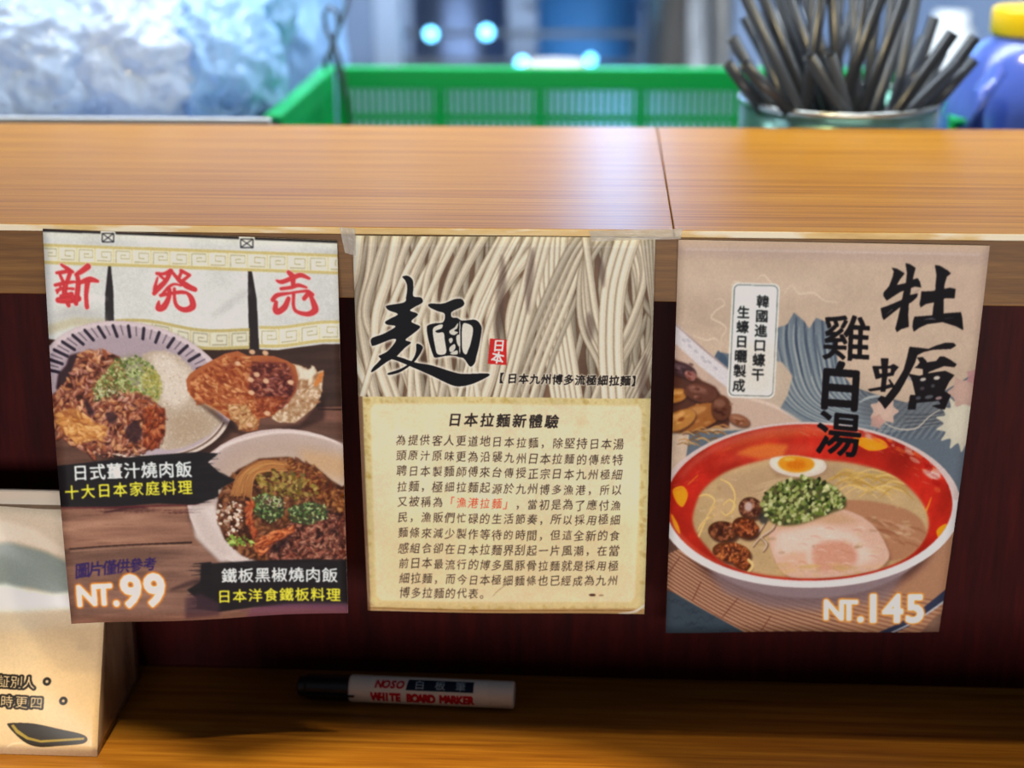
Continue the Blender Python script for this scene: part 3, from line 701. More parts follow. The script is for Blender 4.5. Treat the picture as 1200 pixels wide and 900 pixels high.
    L = [('為提供客人更道地日本拉麵，除堅持日本湯', 515, 519.5), ('頭原汁原味更為沿襲九州日本拉麵的傳統特', 533, 538), ('聘日本製麵師傅來台傳授正宗日本九州極細', 551, 555.5),
         ('拉麵，極細拉麵起源於九州博多漁港，所以', 569.5, 573.5), ('又被稱為「漁港拉麵」，當初是為了應付漁', 587.5, 591.5), ('民，漁販們忙碌的生活節奏，所以採用極細', 605.5, 609),
         ('麵條來減少製作等待的時間，但這全新的食', 624, 627.5), ('感組合卻在日本拉麵界刮起一片風潮，在當', 642, 645.5), ('前日本最流行的博多風豚骨拉麵就是採用極', 660, 663.5),
         ('細拉麵，而今日本極細麵條也已經成為九州', 677.5, 681), ('博多拉麵的代表。', 694.5, 697)]
    for r, (s, ya, yb) in enumerate(L):
        xa, xb = 470.5 + r * .4, 725 - r * .75
        n = 19
        for i, ch in enumerate(s):
            f = i / (n - 1); x = xa + (xb - xa) * f; y = ya + (yb - ya) * f * (1 if len(s) > 10 else 1)
            col = (214, 66, 48) if (r == 4 and 4 <= i <= 9) else ink
            if ch in '，。': c.text(ch, x, y, 13, col, bold=.012); continue
            c.text(ch, x + rng.normal(0, .15), y + rng.normal(0, .3), 13.2 + rng.normal(0, .5), col, bold=.010, shear=.17, rot=-4 + rng.normal(0, 2.5), sx=.94)
    c.ell(694.5, 697.5, 4, 1.6, (60, 40, 36), .9, soft=.5); c.ell(705, 698, 3, 1, (110, 90, 70), .7, soft=.4)
    # big brush character
    z = lambda p: Z(430, 315, 6.206, p)
    A = [(262, 55), (300, 48), (335, 75), (343, 130), (342, 195), (395, 205), (412, 228), (400, 248), (350, 275), (318, 300), (365, 318), (372, 335), (328, 380), (388, 412), (380, 435), (330, 475), (285, 512), (325, 532), (280, 570), (215, 635), (150, 670), (48, 742), (42, 722), (110, 645), (90, 632), (110, 618), (160, 590), (215, 520), (190, 505), (60, 552), (38, 545), (40, 500), (120, 470), (195, 430), (210, 410), (150, 400), (138, 380), (180, 355), (230, 325), (165, 298), (145, 278), (155, 262), (275, 240), (290, 200), (298, 130), (285, 85)]
    B = [(100, 622), (215, 630), (320, 664), (370, 680), (480, 700), (620, 745), (700, 762), (800, 760), (885, 760), (893, 775), (840, 805), (760, 838), (680, 852), (610, 838), (480, 775), (340, 712), (200, 655), (110, 648)]
    D = [(365, 545), (385, 543), (410, 562), (405, 590), (375, 640), (340, 680), (290, 720), (230, 752), (165, 765), (160, 752), (230, 730), (290, 700), (335, 660), (362, 600)]
    E = [(450, 262), (470, 250), (560, 250), (640, 220), (690, 218), (712, 245), (700, 272), (640, 300), (618, 318), (622, 350), (660, 355), (700, 375), (790, 370), (830, 405), (838, 450), (820, 560), (800, 640), (790, 680), (765, 708), (745, 698), (710, 650), (675, 640), (640, 630), (580, 630), (505, 642), (485, 620), (455, 520), (440, 430), (455, 405), (500, 393), (560, 385), (570, 325), (520, 305), (470, 282)]
    halo = np.zeros((H, W), np.float32)
    for p in (A, B, D, E):
        x0, y0, k = c.pmask(c.m(smooth_pts(z(p), True))); halo[y0:y0 + k.shape[0], x0:x0 + k.shape[1]] = np.maximum(halo[y0:y0 + k.shape[0], x0:x0 + k.shape[1]], k)
    hx = np.clip(boxblur(np.clip(boxblur(halo, 4) * 6, 0, 1), 3), 0, 1)
    c.comp(0, 0, hx, (226, 220, 206), .85); c.comp(0, 0, halo, (20, 22, 28))
    pale = (206, 204, 192)
    c.poly(z([(484, 440), (520, 408), (555, 402), (548, 430), (505, 448), (520, 462), (562, 462), (572, 520), (580, 610), (520, 618), (500, 560)]), pale, sm=True)
    c.poly(z([(702, 402), (740, 398), (772, 420), (776, 460), (760, 540), (742, 590), (725, 622), (700, 592), (694, 500)]), pale, sm=True)
    for p in ([(606, 448), (640, 425), (668, 392), (662, 430), (640, 448), (668, 460), (640, 480), (610, 470)], [(600, 510), (622, 500), (630, 520), (612, 540)], [(655, 490), (676, 480), (676, 560), (660, 540)], [(606, 570), (640, 545), (650, 570), (630, 600), (608, 600)], [(610, 612), (660, 590), (664, 618), (630, 622)], [(677, 400), (684, 400), (684, 590), (677, 600)]):
        c.poly(z(p), pale, .95, sm=True)
    # red seal
    c.poly([(575, 396.5), (594.5, 398), (594.5, 427.5), (572.5, 426)], (188, 44, 44))
    c.text('日', 585.5, 405, 15, (246, 232, 226), bold=.03, shear=.1); c.text('本', 584, 419, 15, (246, 232, 226), bold=.03, rot=12)
    for i, ch in enumerate('【日本九州博多流極細拉麵】'):
        c.text(ch, 588 + i * 13.2 - (3 if i == 0 else 0), 443 + i * .2, 12.5, (34, 30, 30), bold=.014, shear=.14, rot=-3, halo=((216, 208, 190), 1.6, .75))
    return c

# ------------------------------------------------------------------ print of the right poster (bowl of oyster noodle soup)
def paint_right():
    c = Canvas(QR, 1095, 1365, (186, 166, 146), 31); rng = c.rng; H, W = c.H, c.W
    pap = fbm(H, W, 3, 8, rng, 5); fine = fbm(H, W, 60, 60, rng, 2)
    c.a *= (.90 + .2 * pap + .05 * (fine - .5))[..., None]
    c.poly([(780, 278), (1170, 284), (1165, 310), (960, 305), (785, 300)], (172, 150, 140), .65, soft=3)
    c.poly([(780, 316), (960, 322), (1000, 352), (900, 352), (785, 344)], (204, 184, 164), .5, soft=8)
    c.poly([(1100, 310), (1165, 310), (1150, 400), (1110, 380)], (176, 152, 138), .4, soft=10)
    # faint cloud scroll lines
    for p in ([(858, 336), (862, 330), (870, 333), (868, 342)], [(838, 352), (846, 350), (850, 357), (842, 362), (834, 372), (845, 378), (852, 385), (846, 396), (848, 404)],
              [(888, 328), (896, 322), (904, 330), (912, 336)], [(920, 345), (930, 334), (938, 344), (955, 343), (968, 352), (985, 354)], [(812, 393), (828, 398), (838, 396), (846, 404)]):
        c.stroke(p, [.6, 2.0, .6], (214, 198, 178), .7, soft=.4)
    # sea: plain sweeping swells
    sea = [(800, 560), (815, 455), (830, 448), (846, 412), (878, 420), (900, 392), (912, 384), (924, 380), (932, 366), (944, 376), (950, 385), (958, 372), (972, 378), (980, 400), (984, 432), (1000, 452), (1030, 462), (1062, 470), (1096, 462), (1150, 430), (1170, 440), (1170, 650), (800, 650)]
    c.poly(sea, (96, 106, 116), soft=.6, sm=False)
    c.clipmask = np.zeros((H, W), np.float32); x0, y0, k = c.pmask(c.m(sea)); c.clipmask[y0:y0 + k.shape[0], x0:x0 + k.shape[1]] = k
    c.poly([(900, 380), (990, 380), (990, 440), (1010, 470), (1000, 520), (930, 520), (906, 440)], (132, 142, 146), .55, soft=9)
    for i in range(34):
        o = i * 4.2; f = rng.random()
        col = [(66, 78, 94), (150, 160, 160), (96, 110, 124), (176, 182, 176)][i % 4]
        c.stroke([(900 + o * .7, 366 + o * .3), (898 + o * .75, 410), (915 + o * .72, 462 - o * .02), (955 + o * .7, 492 - o * .15), (1030 + o * .6, 506 - o * .3), (1120 + o * .2, 492 - o * .5)], [1.0, 2.6, 1.4, 2.4, 1], col, .55, soft=.4)
    for i in range(18):
        c.stroke([(905 + i * 5, 372), (902 + i * 5.4, 400), (912 + i * 5, 440)], [1.5, 3.4, 1], [(52, 64, 84), (112, 124, 134)][i % 2], .6, soft=.6)
    for i in range(40):
        x = 1016 + i * 4
        c.stroke([(x, 512), (x + 16, 492), (x + 40, 468)], [.8, 1.4, .8], [(142, 142, 138), (70, 74, 80)][i % 2], .6, soft=.3)
    c.poly([(1000, 440), (1160, 425), (1160, 480), (1060, 500), (1010, 490)], (84, 88, 94), .55, soft=6)
    for i in range(8):
        c.stroke([(1060, 484 + i * 2.5), (1100, 482 + i * 2), (1165, 462 + i * 4)], [1, 2, 1], [(60, 66, 74), (118, 122, 124)][i % 2], .6, soft=.5)
    c.stroke([(1034, 492), (1050, 500), (1072, 500), (1088, 486), (1100, 478)], [1, 1.6, 1], (196, 186, 172), .8)
    c.stroke([(1008, 470), (1020, 464), (1040, 462)], [1, 3, 1], (180, 190, 188), .7, soft=.6)
    c.clipmask = None
    c.poly([(800, 462), (870, 448), (894, 440), (900, 420), (918, 424), (930, 440), (924, 462), (915, 478), (935, 500), (800, 505)], (186, 168, 148), .95, soft=.8)
    c.poly([(828, 446), (836, 420), (842, 410), (850, 416), (856, 424), (852, 440)], (70, 86, 104), .9, soft=.4)
    # blossom shapes
    def bloom(cx, cy, r, n, col, a=1.0, ry=1.0):
        P = []
        for i in range(n * 2):
            rr = r if i % 2 == 0 else r * .72
            P.append((cx + rr * math.cos(i * math.pi / n), cy + rr * ry * math.sin(i * math.pi / n)))
        c.poly(P, col, a, soft=.3, sm=True); c.ell(cx, cy, r * .6, r * .6 * ry, tuple(min(255, v * 1.06) for v in col), .6, soft=2)
    bloom(1128, 494, 33, 15, (188, 184, 166), ry=1.02); bloom(1128, 458, 19, 6, (174, 146, 134)); bloom(1140, 440, 10, 5, (170, 126, 128), .8)
    bloom(1036, 480, 17, 7, (186, 160, 146)); bloom(1028, 492, 9, 5, (176, 138, 128), .8)
    # plate of dried oysters upper left
    z5 = lambda p: Z(780, 340, 5.622, p)
    c.poly(z5([(0, 200), (70, 215), (200, 330), (300, 420), (420, 520), (640, 700), (960, 900), (0, 900)]), (188, 164, 148), .95, soft=1)
    c.poly(z5([(20, 215), (75, 225), (180, 320), (420, 520), (520, 640), (440, 660), (230, 500), (40, 330)]), (204, 202, 206), .95, soft=.8)
    c.stroke(z5([(40, 205), (180, 325), (300, 425), (430, 530)]), [1, 2, 1], (150, 126, 122), .8, soft=.5)
    for x, y in ((120, 330), (160, 365), (200, 400), (245, 440), (290, 470), (330, 510), (150, 330), (260, 465)):
        c.ell(*z5([(x, y)])[0], 3.0, 1.6, (150, 148, 160), .5, rot=35, soft=.6)
    c.stroke(z5([(480, 690), (700, 750), (900, 860)]), [1, 3, 1], (224, 210, 196), .6, soft=1)
    oy = z5([(0, 470), (60, 450), (150, 520), (240, 590), (330, 630), (400, 730), (430, 820), (420, 900), (0, 900)])
    c.poly(oy, (84, 54, 44), soft=1)
    for (x, y, rx, ry, rot, col) in ((110, 520, 18, 9, 20, (70, 50, 54)), (160, 560, 8, 5, 40, (150, 104, 96)), (60, 690, 16, 9, -12, (176, 120, 62)), (235, 670, 21, 12, 12, (98, 62, 50)), (210, 830, 34, 16, -18, (150, 98, 52)), (90, 850, 22, 12, -25, (176, 122, 66)), (370, 770, 12, 16, 0, (96, 60, 44)), (490, 850, 14, 7, 20, (130, 88, 66))):
        X, Y = z5([(x, y)])[0]; c.ell(X, Y + 1.4, rx, ry, (52, 32, 28), .7, rot, soft=1); c.ell(X, Y, rx * .95, ry * .9, col, .95, rot, soft=.8)
        c.ell(X - rx * .2, Y - ry * .35, rx * .55, ry * .3, tuple(min(255, v + 50) for v in col), .55, rot, soft=1.2)
        for j in range(8): c.ell(X + rng.normal(0, rx * .4), Y + rng.normal(0, ry * .4), 2 + 3 * rng.random(), 1 + 1.4 * rng.random(), tuple(np.clip(np.array(col) + rng.normal(0, 34), 20, 255)), .6, rot, soft=.5)
    for i in range(26):
        x = 782 + rng.random() * 60; y = 498 + rng.random() * 24
        c.stroke([(x, y), (x + 8, y - 2), (x + 16, y + 2)], [.8, 2, .8], [(176, 130, 80), (120, 84, 50), (196, 156, 106)][i % 3], .7, soft=.3)
    # table below: bamboo mat and blue cloth
    c.poly([(770, 600), (1110, 640), (1110, 750), (770, 750)], (92, 70, 62))
    c.poly([(775, 690), (800, 695), (880, 742), (870, 750), (770, 750)], (62, 74, 84), soft=.8)
    for i in range(20):
        x = 782 + rng.random() * 70; y = 700 + rng.random() * 38
        c.stroke([(x, y), (x + 4, y + 3), (x + 8, y), (x + 12, y + 3)], [.5, 1.1, .5], (42, 50, 62), .7)
    matp = [(776, 650), (800, 640), (1120, 610), (1120, 750), (890, 750), (770, 682)]
    c.poly(matp, (160, 120, 98), soft=.5)
    c.clipmask = np.zeros((H, W), np.float32); x0, y0, k = c.pmask(c.m(matp)); c.clipmask[y0:y0 + k.shape[0], x0:x0 + k.shape[1]] = k
    for i in range(60):
        d = i * 5.2
        c.stroke([(740 + d, 625), (870 + d * 1.25, 770)] if False else [(766, 640 + d * .9 - 60), (900, 716 + d * .9 - 60), (1130, 770 + d * 1.1 - 60)], 1.2, (92, 58, 48), .8)
        c.stroke([(766, 642.4 + d * .9 - 60), (900, 718.4 + d * .9 - 60), (1130, 772.4 + d * 1.1 - 60)], 1.0, (196, 158, 132), .6)
    for a, b in (((796, 652), (782, 672)), ((822, 680), (812, 702)), ((866, 700), (848, 722)), ((905, 722), (890, 745))): c.stroke([a, b], 1.2, (104, 66, 56), .9)
    c.poly([(1000, 700), (1120, 640), (1120, 750), (980, 750)], (176, 126, 98), .35, soft=8)
    c.clipmask = None
    c.stroke([(1030, 745), (1070, 725), (1112, 692)], [9, 10, 12], (52, 60, 82), .95, soft=.5); c.stroke([(1036, 745), (1074, 726), (1112, 699)], [2, 2, 3], (196, 196, 200), .85, soft=.3)
    c.poly([(1075, 745), (1095, 722), (1115, 712), (1115, 750)], (120, 96, 84), .9, soft=1)
    # bowl
    bc = (947, 591)
    c.ell(bc[0] + 2, bc[1] + 26, 150, 92, (70, 52, 50), .75, soft=5)
    c.ell(bc[0] + 2, bc[1] + 14, 150, 96, (146, 128, 130), .98, soft=1, a0=0, a1=180)
    c.poly([(830, 668), (1060, 670), (1040, 702), (960, 716), (900, 712), (850, 694)], (128, 112, 116), .7, soft=4)
    el = lambda s, t, dx=0, dy=0: (bc[0] + dx + 177 * s * math.cos(t), bc[1] + dy + 97.5 * s * math.sin(t))
    ring = lambda s, dx=0, dy=0: [el(s, t, dx, dy) for t in np.linspace(0, 6.283, 80, endpoint=False)]
    c.poly(ring(1.0), (214, 206, 206)); c.poly([el(1.0, t) for t in np.linspace(3.3, 6.2, 40)] + [el(.955, t) for t in np.linspace(6.2, 3.3, 40)], (196, 178, 174), .9, soft=.6)
    c.poly([el(.99, t) for t in np.linspace(.25, 2.9, 40)] + [el(.95, t) for t in np.linspace(2.9, .25, 40)], (232, 226, 224), .9, soft=.8)
    redt = np.clip((np.array((172, 44, 32), np.float32) / 255) * (.66 + .60 * fbm(H, W, 10, 10, rng, 5))[..., None], 0, 1).astype(np.float32)
    c.poly(ring(.945, 0, -3), redt, soft=.5)
    c.clipmask = np.zeros((H, W), np.float32); x0, y0, k = c.pmask(c.m(ring(.945, 0, -3))); c.clipmask[y0:y0 + k.shape[0], x0:x0 + k.shape[1]] = k
    # yellow flame marks, glints
    c.poly([(862, 530), (880, 522), (900, 518), (925, 520), (918, 534), (890, 536)], (206, 128, 50), .8, soft=2)
    for p in ([(788, 572), (800, 568), (806, 578), (800, 592), (792, 586)], [(786, 600), (794, 612), (797, 624), (790, 616)], [(1060, 590), (1066, 580), (1073, 600), (1064, 606)], [(1000, 512), (1030, 512), (1040, 522), (1018, 526)], [(1096, 620), (1108, 612), (1104, 636)]):
        c.poly(p, (232, 148, 32), .95, soft=.6, sm=True)
    for p in ([(806, 566), (818, 555)], [(1068, 578), (1080, 592), (1086, 606)], [(1090, 580), (1084, 596), (1076, 606)], [(800, 535), (812, 528), (828, 522)]):
        c.stroke(p, [1, 3, 1], (224, 140, 48), .85, soft=.4)
    for i in range(60):
        t = rng.uniform(4.6, 6.0); r_ = rng.uniform(.78, .93); x, y = el(r_, t, 0, -3)
        c.stroke([(x, y), (x + 7 * rng.random() + 2, y + 3)], [.8, 2, .6], [(216, 84, 52), (226, 130, 60), (206, 150, 130), (150, 26, 22)][rng.integers(4)], .55, soft=.5)
    for i in range(26):
        t = rng.uniform(3.3, 4.7); r_ = rng.uniform(.8, .93); x, y = el(r_, t, 0, -3)
        c.stroke([(x, y), (x + 10 * rng.random() + 3, y - 3)], [.8, 1.6, .6], [(206, 70, 56), (214, 110, 80), (156, 30, 26)][rng.integers(3)], .5, soft=.5)
    c.poly([(830, 545), (870, 524), (930, 518), (960, 520), (950, 530), (880, 538)], (206, 96, 70), .4, soft=4)
    c.ell(1092, 553, 9, 5, (236, 216, 208), .9, rot=25, soft=1.5)
    for i in range(46):
        t = rng.uniform(5.0, 6.1); r_ = rng.uniform(.86, .96); x, y = el(r_, t, 0, -3)
        c.ell(x, y, 2 + 5 * rng.random(), 1 + 2 * rng.random(), [(196, 150, 138), (150, 26, 24), (206, 96, 56)][rng.integers(3)], .55, rot=30, soft=.6)
    c.stroke([el(.90, t, 0, -3) for t in np.linspace(3.5, 5.2, 12)], [3, 9, 4], (206, 130, 112), .45, soft=3)
    c.stroke([el(.84, t, 0, -3) for t in np.linspace(3.9, 5.0, 10)], [3, 12, 4], (196, 110, 60), .4, soft=3)
    c.stroke([el(.93, t, 0, -3) for t in np.linspace(2.2, 3.1, 10)], [2, 5, 2], (214, 120, 90), .4, soft=1.5)
    c.clipmask = None
    # broth
    br = [(815, 590), (826, 570), (850, 552), (885, 540), (925, 533), (960, 537), (1000, 541), (1040, 552), (1068, 572), (1084, 596), (1086, 620), (1070, 645), (1040, 662), (990, 674), (940, 677), (890, 672), (850, 658), (824, 634), (812, 612)]
    brt = np.clip((np.array((178, 150, 112), np.float32) / 255) * (.84 + .34 * fbm(H, W, 9, 9, rng, 4))[..., None], 0, 1).astype(np.float32)
    c.poly(br, brt, soft=1.6, sm=True)
    c.poly([(850, 555), (930, 538), (990, 545), (960, 580), (880, 585), (840, 580)], (164, 136, 110), .6, soft=5)
    c.clipmask = np.zeros((H, W), np.float32); x0, y0, k = c.pmask(c.m(smooth_pts(br, True)), 4); c.clipmask[y0:y0 + k.shape[0], x0:x0 + k.shape[1]] = boxblur(k, 2)
    # noodles
    for i in range(30):
        x = 975 + rng.random() * 75; y = 552 + rng.random() * 26
        c.stroke([(x - 14, y + 3 + rng.normal(0, 3)), (x, y - 4), (x + 12, y - 2), (x + 24, y + 6 + rng.normal(0, 3))], [1, 2.6, 1], [(196, 160, 88), (172, 132, 66), (214, 184, 118)][i % 3], .7, soft=.4)
    for p in ([(802, 600), (806, 622), (814, 634), (822, 620), (830, 602), (838, 592)], [(812, 582), (828, 578), (838, 585), (832, 596)], [(818, 620), (826, 608), (838, 602)], [(845, 560), (856, 566), (862, 580), (858, 600)], [(848, 590), (856, 584), (862, 592), (852, 602), (846, 598)]):
        c.stroke(p, [1.4, 2.8, 2.4, 1.4], (206, 172, 104), .85, soft=.3); c.stroke([(x - .4, y - .6) for x, y in p], [.4, 1, .4], (234, 208, 150), .7)
    for i in range(16):
        y = 562 + i * 1.2
        c.stroke([(880 + rng.random() * 20, y + 6), (905, y), (930 + rng.random() * 10, y - 6)], [.8, 1.6, .6], (196, 170, 132), .5, soft=.3)
    # rear slice of pork
    c.poly([(975, 588), (1010, 584), (1055, 592), (1078, 606), (1084, 625), (1068, 645), (1045, 655), (1030, 640), (1012, 618), (985, 602)], (166, 118, 92), .95, soft=1.2, sm=True)
    for i in range(26):
        x = 985 + rng.random() * 80; y = 594 + (x - 985) * .25 + rng.random() * 22
        c.stroke([(x, y), (x + 12, y + 3), (x + 22, y + 9)], [1, 3, 1], [(190, 142, 114), (140, 92, 68), (200, 160, 136), (126, 80, 58)][i % 4], .55, soft=.7)
    # front slice
    fs = [(904, 640), (905, 618), (925, 600), (960, 592), (995, 597), (1022, 612), (1038, 636), (1040, 655), (1010, 676), (960, 680), (920, 672)]
    c.poly([(x + 2, y + 3) for x, y in fs], (112, 76, 58), .6, soft=2, sm=True)
    c.poly(fs, (206, 168, 148), soft=.8, sm=True)
    c.poly([(906, 612), (930, 600), (985, 598), (1010, 610), (960, 616), (915, 622)], (190, 150, 116), .8, soft=3)
    c.poly([(912, 622), (960, 612), (1000, 622), (1030, 650), (1000, 665), (930, 668), (908, 645)], (224, 196, 182), .85, soft=4)
    c.poly([(955, 640), (985, 632), (1002, 640), (1004, 658), (985, 668), (958, 666)], (196, 136, 112), .85, soft=3, sm=True)
    c.poly([(915, 650), (945, 645), (950, 668), (925, 668)], (206, 158, 128), .7, soft=3)
    for i in range(50):
        x = 912 + rng.random() * 115; y = 616 + rng.random() * 54
        c.stroke([(x, y), (x + 6, y - 1), (x + 12, y + 2)], [.6, 1.8, .6], [(236, 212, 200), (200, 150, 128), (216, 176, 156), (186, 124, 102)][i % 4], .45, soft=.5)
    # fungus / bamboo bits
    for p in ([(884, 640), (892, 630), (906, 620), (910, 614)], [(878, 630), (888, 626), (898, 612)], [(896, 646), (900, 638), (894, 630)]):
        c.stroke(p, [2, 4.4, 3], (120, 92, 76), .9); c.stroke([(x - .7, y - .9) for x, y in p], [1, 2.6, 1.4], (204, 180, 156), .9, soft=.2)
    for i in range(40):
        x = 915 + rng.random() * 120; y = 660 + rng.random() * 16
        c.ell(x, y, 3 + 7 * rng.random(), 1 + 2 * rng.random(), [(206, 170, 112), (184, 150, 100)][i % 2], .35, soft=1)
    for i in range(70):      # floating fat and highlights in the broth
        t = rng.random() * 6.28; r_ = .45 + .3 * rng.random(); x, y = bc[0] + 172 * r_ * math.cos(t), 600 + 78 * r_ * math.sin(t)
        c.ell(x, y, 1.5 + 4 * rng.random(), .8 + 1.6 * rng.random(), [(206, 184, 146), (150, 120, 84), (190, 164, 120)][i % 3], .4, soft=.8)
    # three fried oysters
    for (cx, cy, rx, ry, rot, col) in ((880, 594, 14, 13, 20, (140, 98, 76)), (848, 621, 18, 12, 8, (132, 84, 58)), (874, 617, 16, 12, 25, (152, 86, 52)), (858, 646, 23, 12, 10, (176, 104, 62)), (870, 658, 12, 8, 30, (166, 96, 56))):
        c.ell(cx + 2, cy + 3, rx, ry, (60, 36, 34), .8, rot, soft=1.5); c.ell(cx, cy, rx, ry, tuple(v * .55 for v in col), 1, rot, soft=.6)
        pp = [(cx + rx * .9 * math.cos(t), cy + ry * .9 * math.sin(t)) for t in np.linspace(0, 6.28, 12)]
        c.meat(pp, 26, 1.4, 3.6, (70, 36, 28), [col, tuple(v * 1.2 for v in col), tuple(v * .8 for v in col)], [tuple(min(255, v * 1.5) for v in col)])
    c.ell(878, 592, 4.5, 5.5, (196, 172, 166), .85, soft=1.2)
    c.ell(896, 606, 6, 7, (44, 50, 52), .8, soft=1.5); c.ell(844, 622, 3, 4, (52, 30, 26), .8, soft=.6)
    c.stroke([(878, 655), (883, 662), (876, 671), (870, 674)], [3.4, 3.8, 2], (222, 190, 128), .95, soft=.3)
    # egg
    c.ell(937, 546, 34.5, 14.5, (150, 116, 96), .6, 3, soft=2); c.ell(936, 543, 33.5, 14.5, (206, 194, 180), 1, 4, soft=.5); c.ell(934, 541.5, 31, 12, (222, 212, 196), .8, 4, soft=1.5)
    c.ell(934, 542, 21.5, 10.5, (214, 140, 40), 1, 2, soft=1); c.ell(934, 543, 12, 6, (196, 106, 22), .8, 2, soft=2); c.ell(926, 537, 7, 2, (240, 190, 100), .6, 0, soft=.8)
    c.clipmask = None
    # spring onion heap
    on = [(893, 592), (898, 575), (915, 562), (945, 557), (970, 562), (988, 576), (992, 590), (975, 598), (960, 604), (935, 612), (912, 612), (900, 604)]
    c.poly([(x, y + 2) for x, y in on], (70, 74, 44), .85, soft=1.5, sm=True)
    c.scatter(on, 420, 1.6, 4.2, [(112, 126, 66), (76, 88, 46), (150, 162, 98), (176, 182, 126), (92, 106, 58), (54, 62, 38)], .9, 1.5)
    c.scatter(on, 60, 1.8, 3.2, [(192, 196, 142), (168, 176, 116)], .8, 1.2)
    # label plate with two columns of characters
    def rr(x0, y0, x1, y1, r, sk):
        P = []
        for (cx, cy, a) in ((x1 - r, y0 + r, -90), (x1 - r, y1 - r, 0), (x0 + r, y1 - r, 90), (x0 + r, y0 + r, 180)):
            for t in np.linspace(a, a + 90, 6): P.append((cx + r * math.cos(R(t)), cy + r * math.sin(R(t))))
        return [(x - (y - y0) * sk, y + (x - x0) * .03) for x, y in P]
    c.poly(rr(859.5, 331, 916, 464.5, 7, .055), (214, 216, 210)); c.poly(rr(861.5, 333, 914, 462.5, 6, .055), (92, 96, 98)); c.poly(rr(862.6, 334.1, 912.9, 461.4, 5.2, .055), (212, 218, 216))
    c.poly(rr(864, 400, 911, 460, 5, .055), (206, 198, 186), .6, soft=6)
    for i, ch in enumerate('韓國進口蠔干'): c.text(ch, 895.5 - i * 1.3, 353.5 + i * 17, 15.5, (34, 36, 38), bold=.014, rot=2, cap=False)
    for i, ch in enumerate('生蠔日曬製成'): c.text(ch, 872.5 - i * 1.2, 366 + i * 17, 15.5, (34, 36, 38), bold=.014, rot=2)
    # big brush title
    ink = (20, 18, 24)
    z = lambda p: Z(1020, 300, 9, p)
    for p in ([(240, 122), (300, 135), (375, 182), (322, 250), (290, 305), (385, 285), (450, 250), (510, 232), (532, 270), (545, 330), (480, 320), (400, 345), (320, 380), (250, 425), (185, 468), (150, 420), (155, 380), (210, 320), (250, 220), (262, 160)],
              [(385, 75), (430, 85), (490, 125), (468, 200), (440, 330), (415, 480), (405, 620), (410, 740), (330, 765), (285, 797), (270, 760), (300, 650), (335, 500), (360, 380), (388, 280), (400, 180)],
              [(120, 548), (200, 520), (330, 465), (400, 415), (510, 390), (500, 430), (440, 485), (330, 530), (240, 600), (150, 672), (135, 640)],
              [(690, 95), (740, 102), (820, 150), (855, 182), (812, 215), (785, 300), (775, 430), (770, 630), (655, 630), (675, 480), (690, 350), (705, 200), (695, 130)],
              [(545, 372), (650, 368), (780, 345), (840, 332), (898, 345), (893, 400), (888, 442), (790, 442), (670, 485), (590, 502), (535, 538), (525, 500), (540, 430)],
              [(470, 635), (640, 622), (800, 598), (950, 588), (962, 640), (972, 775), (900, 735), (760, 690), (600, 712), (520, 748), (460, 792), (448, 740), (455, 680)]):
        c.poly(z(p), ink, soft=.15)
    c.stroke(z([(480, 380), (530, 350)]), [2, 1], (150, 130, 118), .6); c.stroke(z([(570, 665), (640, 655), (690, 665)]), [.6, 1.8, .6], (120, 118, 122), .7, soft=.4); c.stroke(z([(780, 655), (870, 645)]), [.6, 1.8, .6], (100, 98, 104), .7, soft=.4)
    c.stroke(z([(180, 610), (240, 560)]), [.6, 1.4], (110, 96, 94), .7, soft=.3)
    z = lambda p: Z(1010, 390, 9, p)
    for p in ([(115, 343), (180, 350), (196, 468), (150, 478), (130, 400)], [(115, 343), (300, 338), (335, 318), (392, 350), (350, 400), (335, 440), (300, 440), (310, 365), (180, 372)], [(205, 258), (285, 262), (272, 420), (250, 610), (200, 610), (218, 420)], [(165, 425), (330, 405), (330, 440), (175, 468)],
              [(65, 583), (200, 558), (330, 520), (345, 555), (240, 585), (90, 606)], [(280, 480), (300, 480), (350, 560), (330, 580)],
              [(500, 138), (600, 148), (700, 160), (780, 125), (880, 95), (960, 98), (987, 125), (930, 160), (820, 165), (750, 168), (650, 192), (590, 222), (560, 255), (530, 220)],
              [(500, 150), (595, 190), (560, 300), (510, 400), (440, 530), (400, 600), (330, 690), (245, 790), (205, 730), (168, 688), (205, 650), (250, 665), (330, 560), (400, 450), (440, 380), (478, 250)],
              [(580, 250), (640, 245), (672, 280), (684, 300), (780, 285), (815, 240), (860, 238), (920, 270), (990, 320), (965, 350), (860, 338), (770, 372), (700, 400), (690, 415), (780, 400), (870, 388), (965, 432), (910, 500), (860, 600), (900, 625), (925, 640), (890, 720), (862, 792), (800, 782), (728, 752), (820, 735), (800, 700), (570, 722), (562, 792), (478, 790), (505, 640), (560, 640), (530, 500), (495, 440), (500, 420), (600, 440), (640, 430), (640, 370), (550, 355), (580, 340), (610, 300)]):
        c.poly(z(p), ink, .96, soft=.15)
    for x, y, rx, ry, cc in ((640, 478, 3.6, 2, (196, 190, 180)), (782, 462, 3.8, 2.2, (206, 198, 186)), (742, 545, 2.4, 2.2, (74, 78, 84)), (630, 572, 2.8, 2, (80, 74, 80)), (700, 660, 5, 2.2, (90, 94, 98)), (800, 672, 4, 2, (150, 130, 130)), (590, 672, 3, 2, (84, 88, 94)), (500, 470, 2, 2.4, (150, 146, 150))):
        c.ell(*z([(x, y)])[0], rx, ry, cc, .9, -12, soft=.5)
    c.text('雞', 993.5, 396.5, 56, ink, bold=.012, rot=3, sx=1.02); c.text('白', 986, 452.5, 58, ink, bold=.03, rot=4, sx=.94, cap=True); c.text('湯', 983.5, 508, 54, ink, bold=.016, rot=5, sx=1.0)
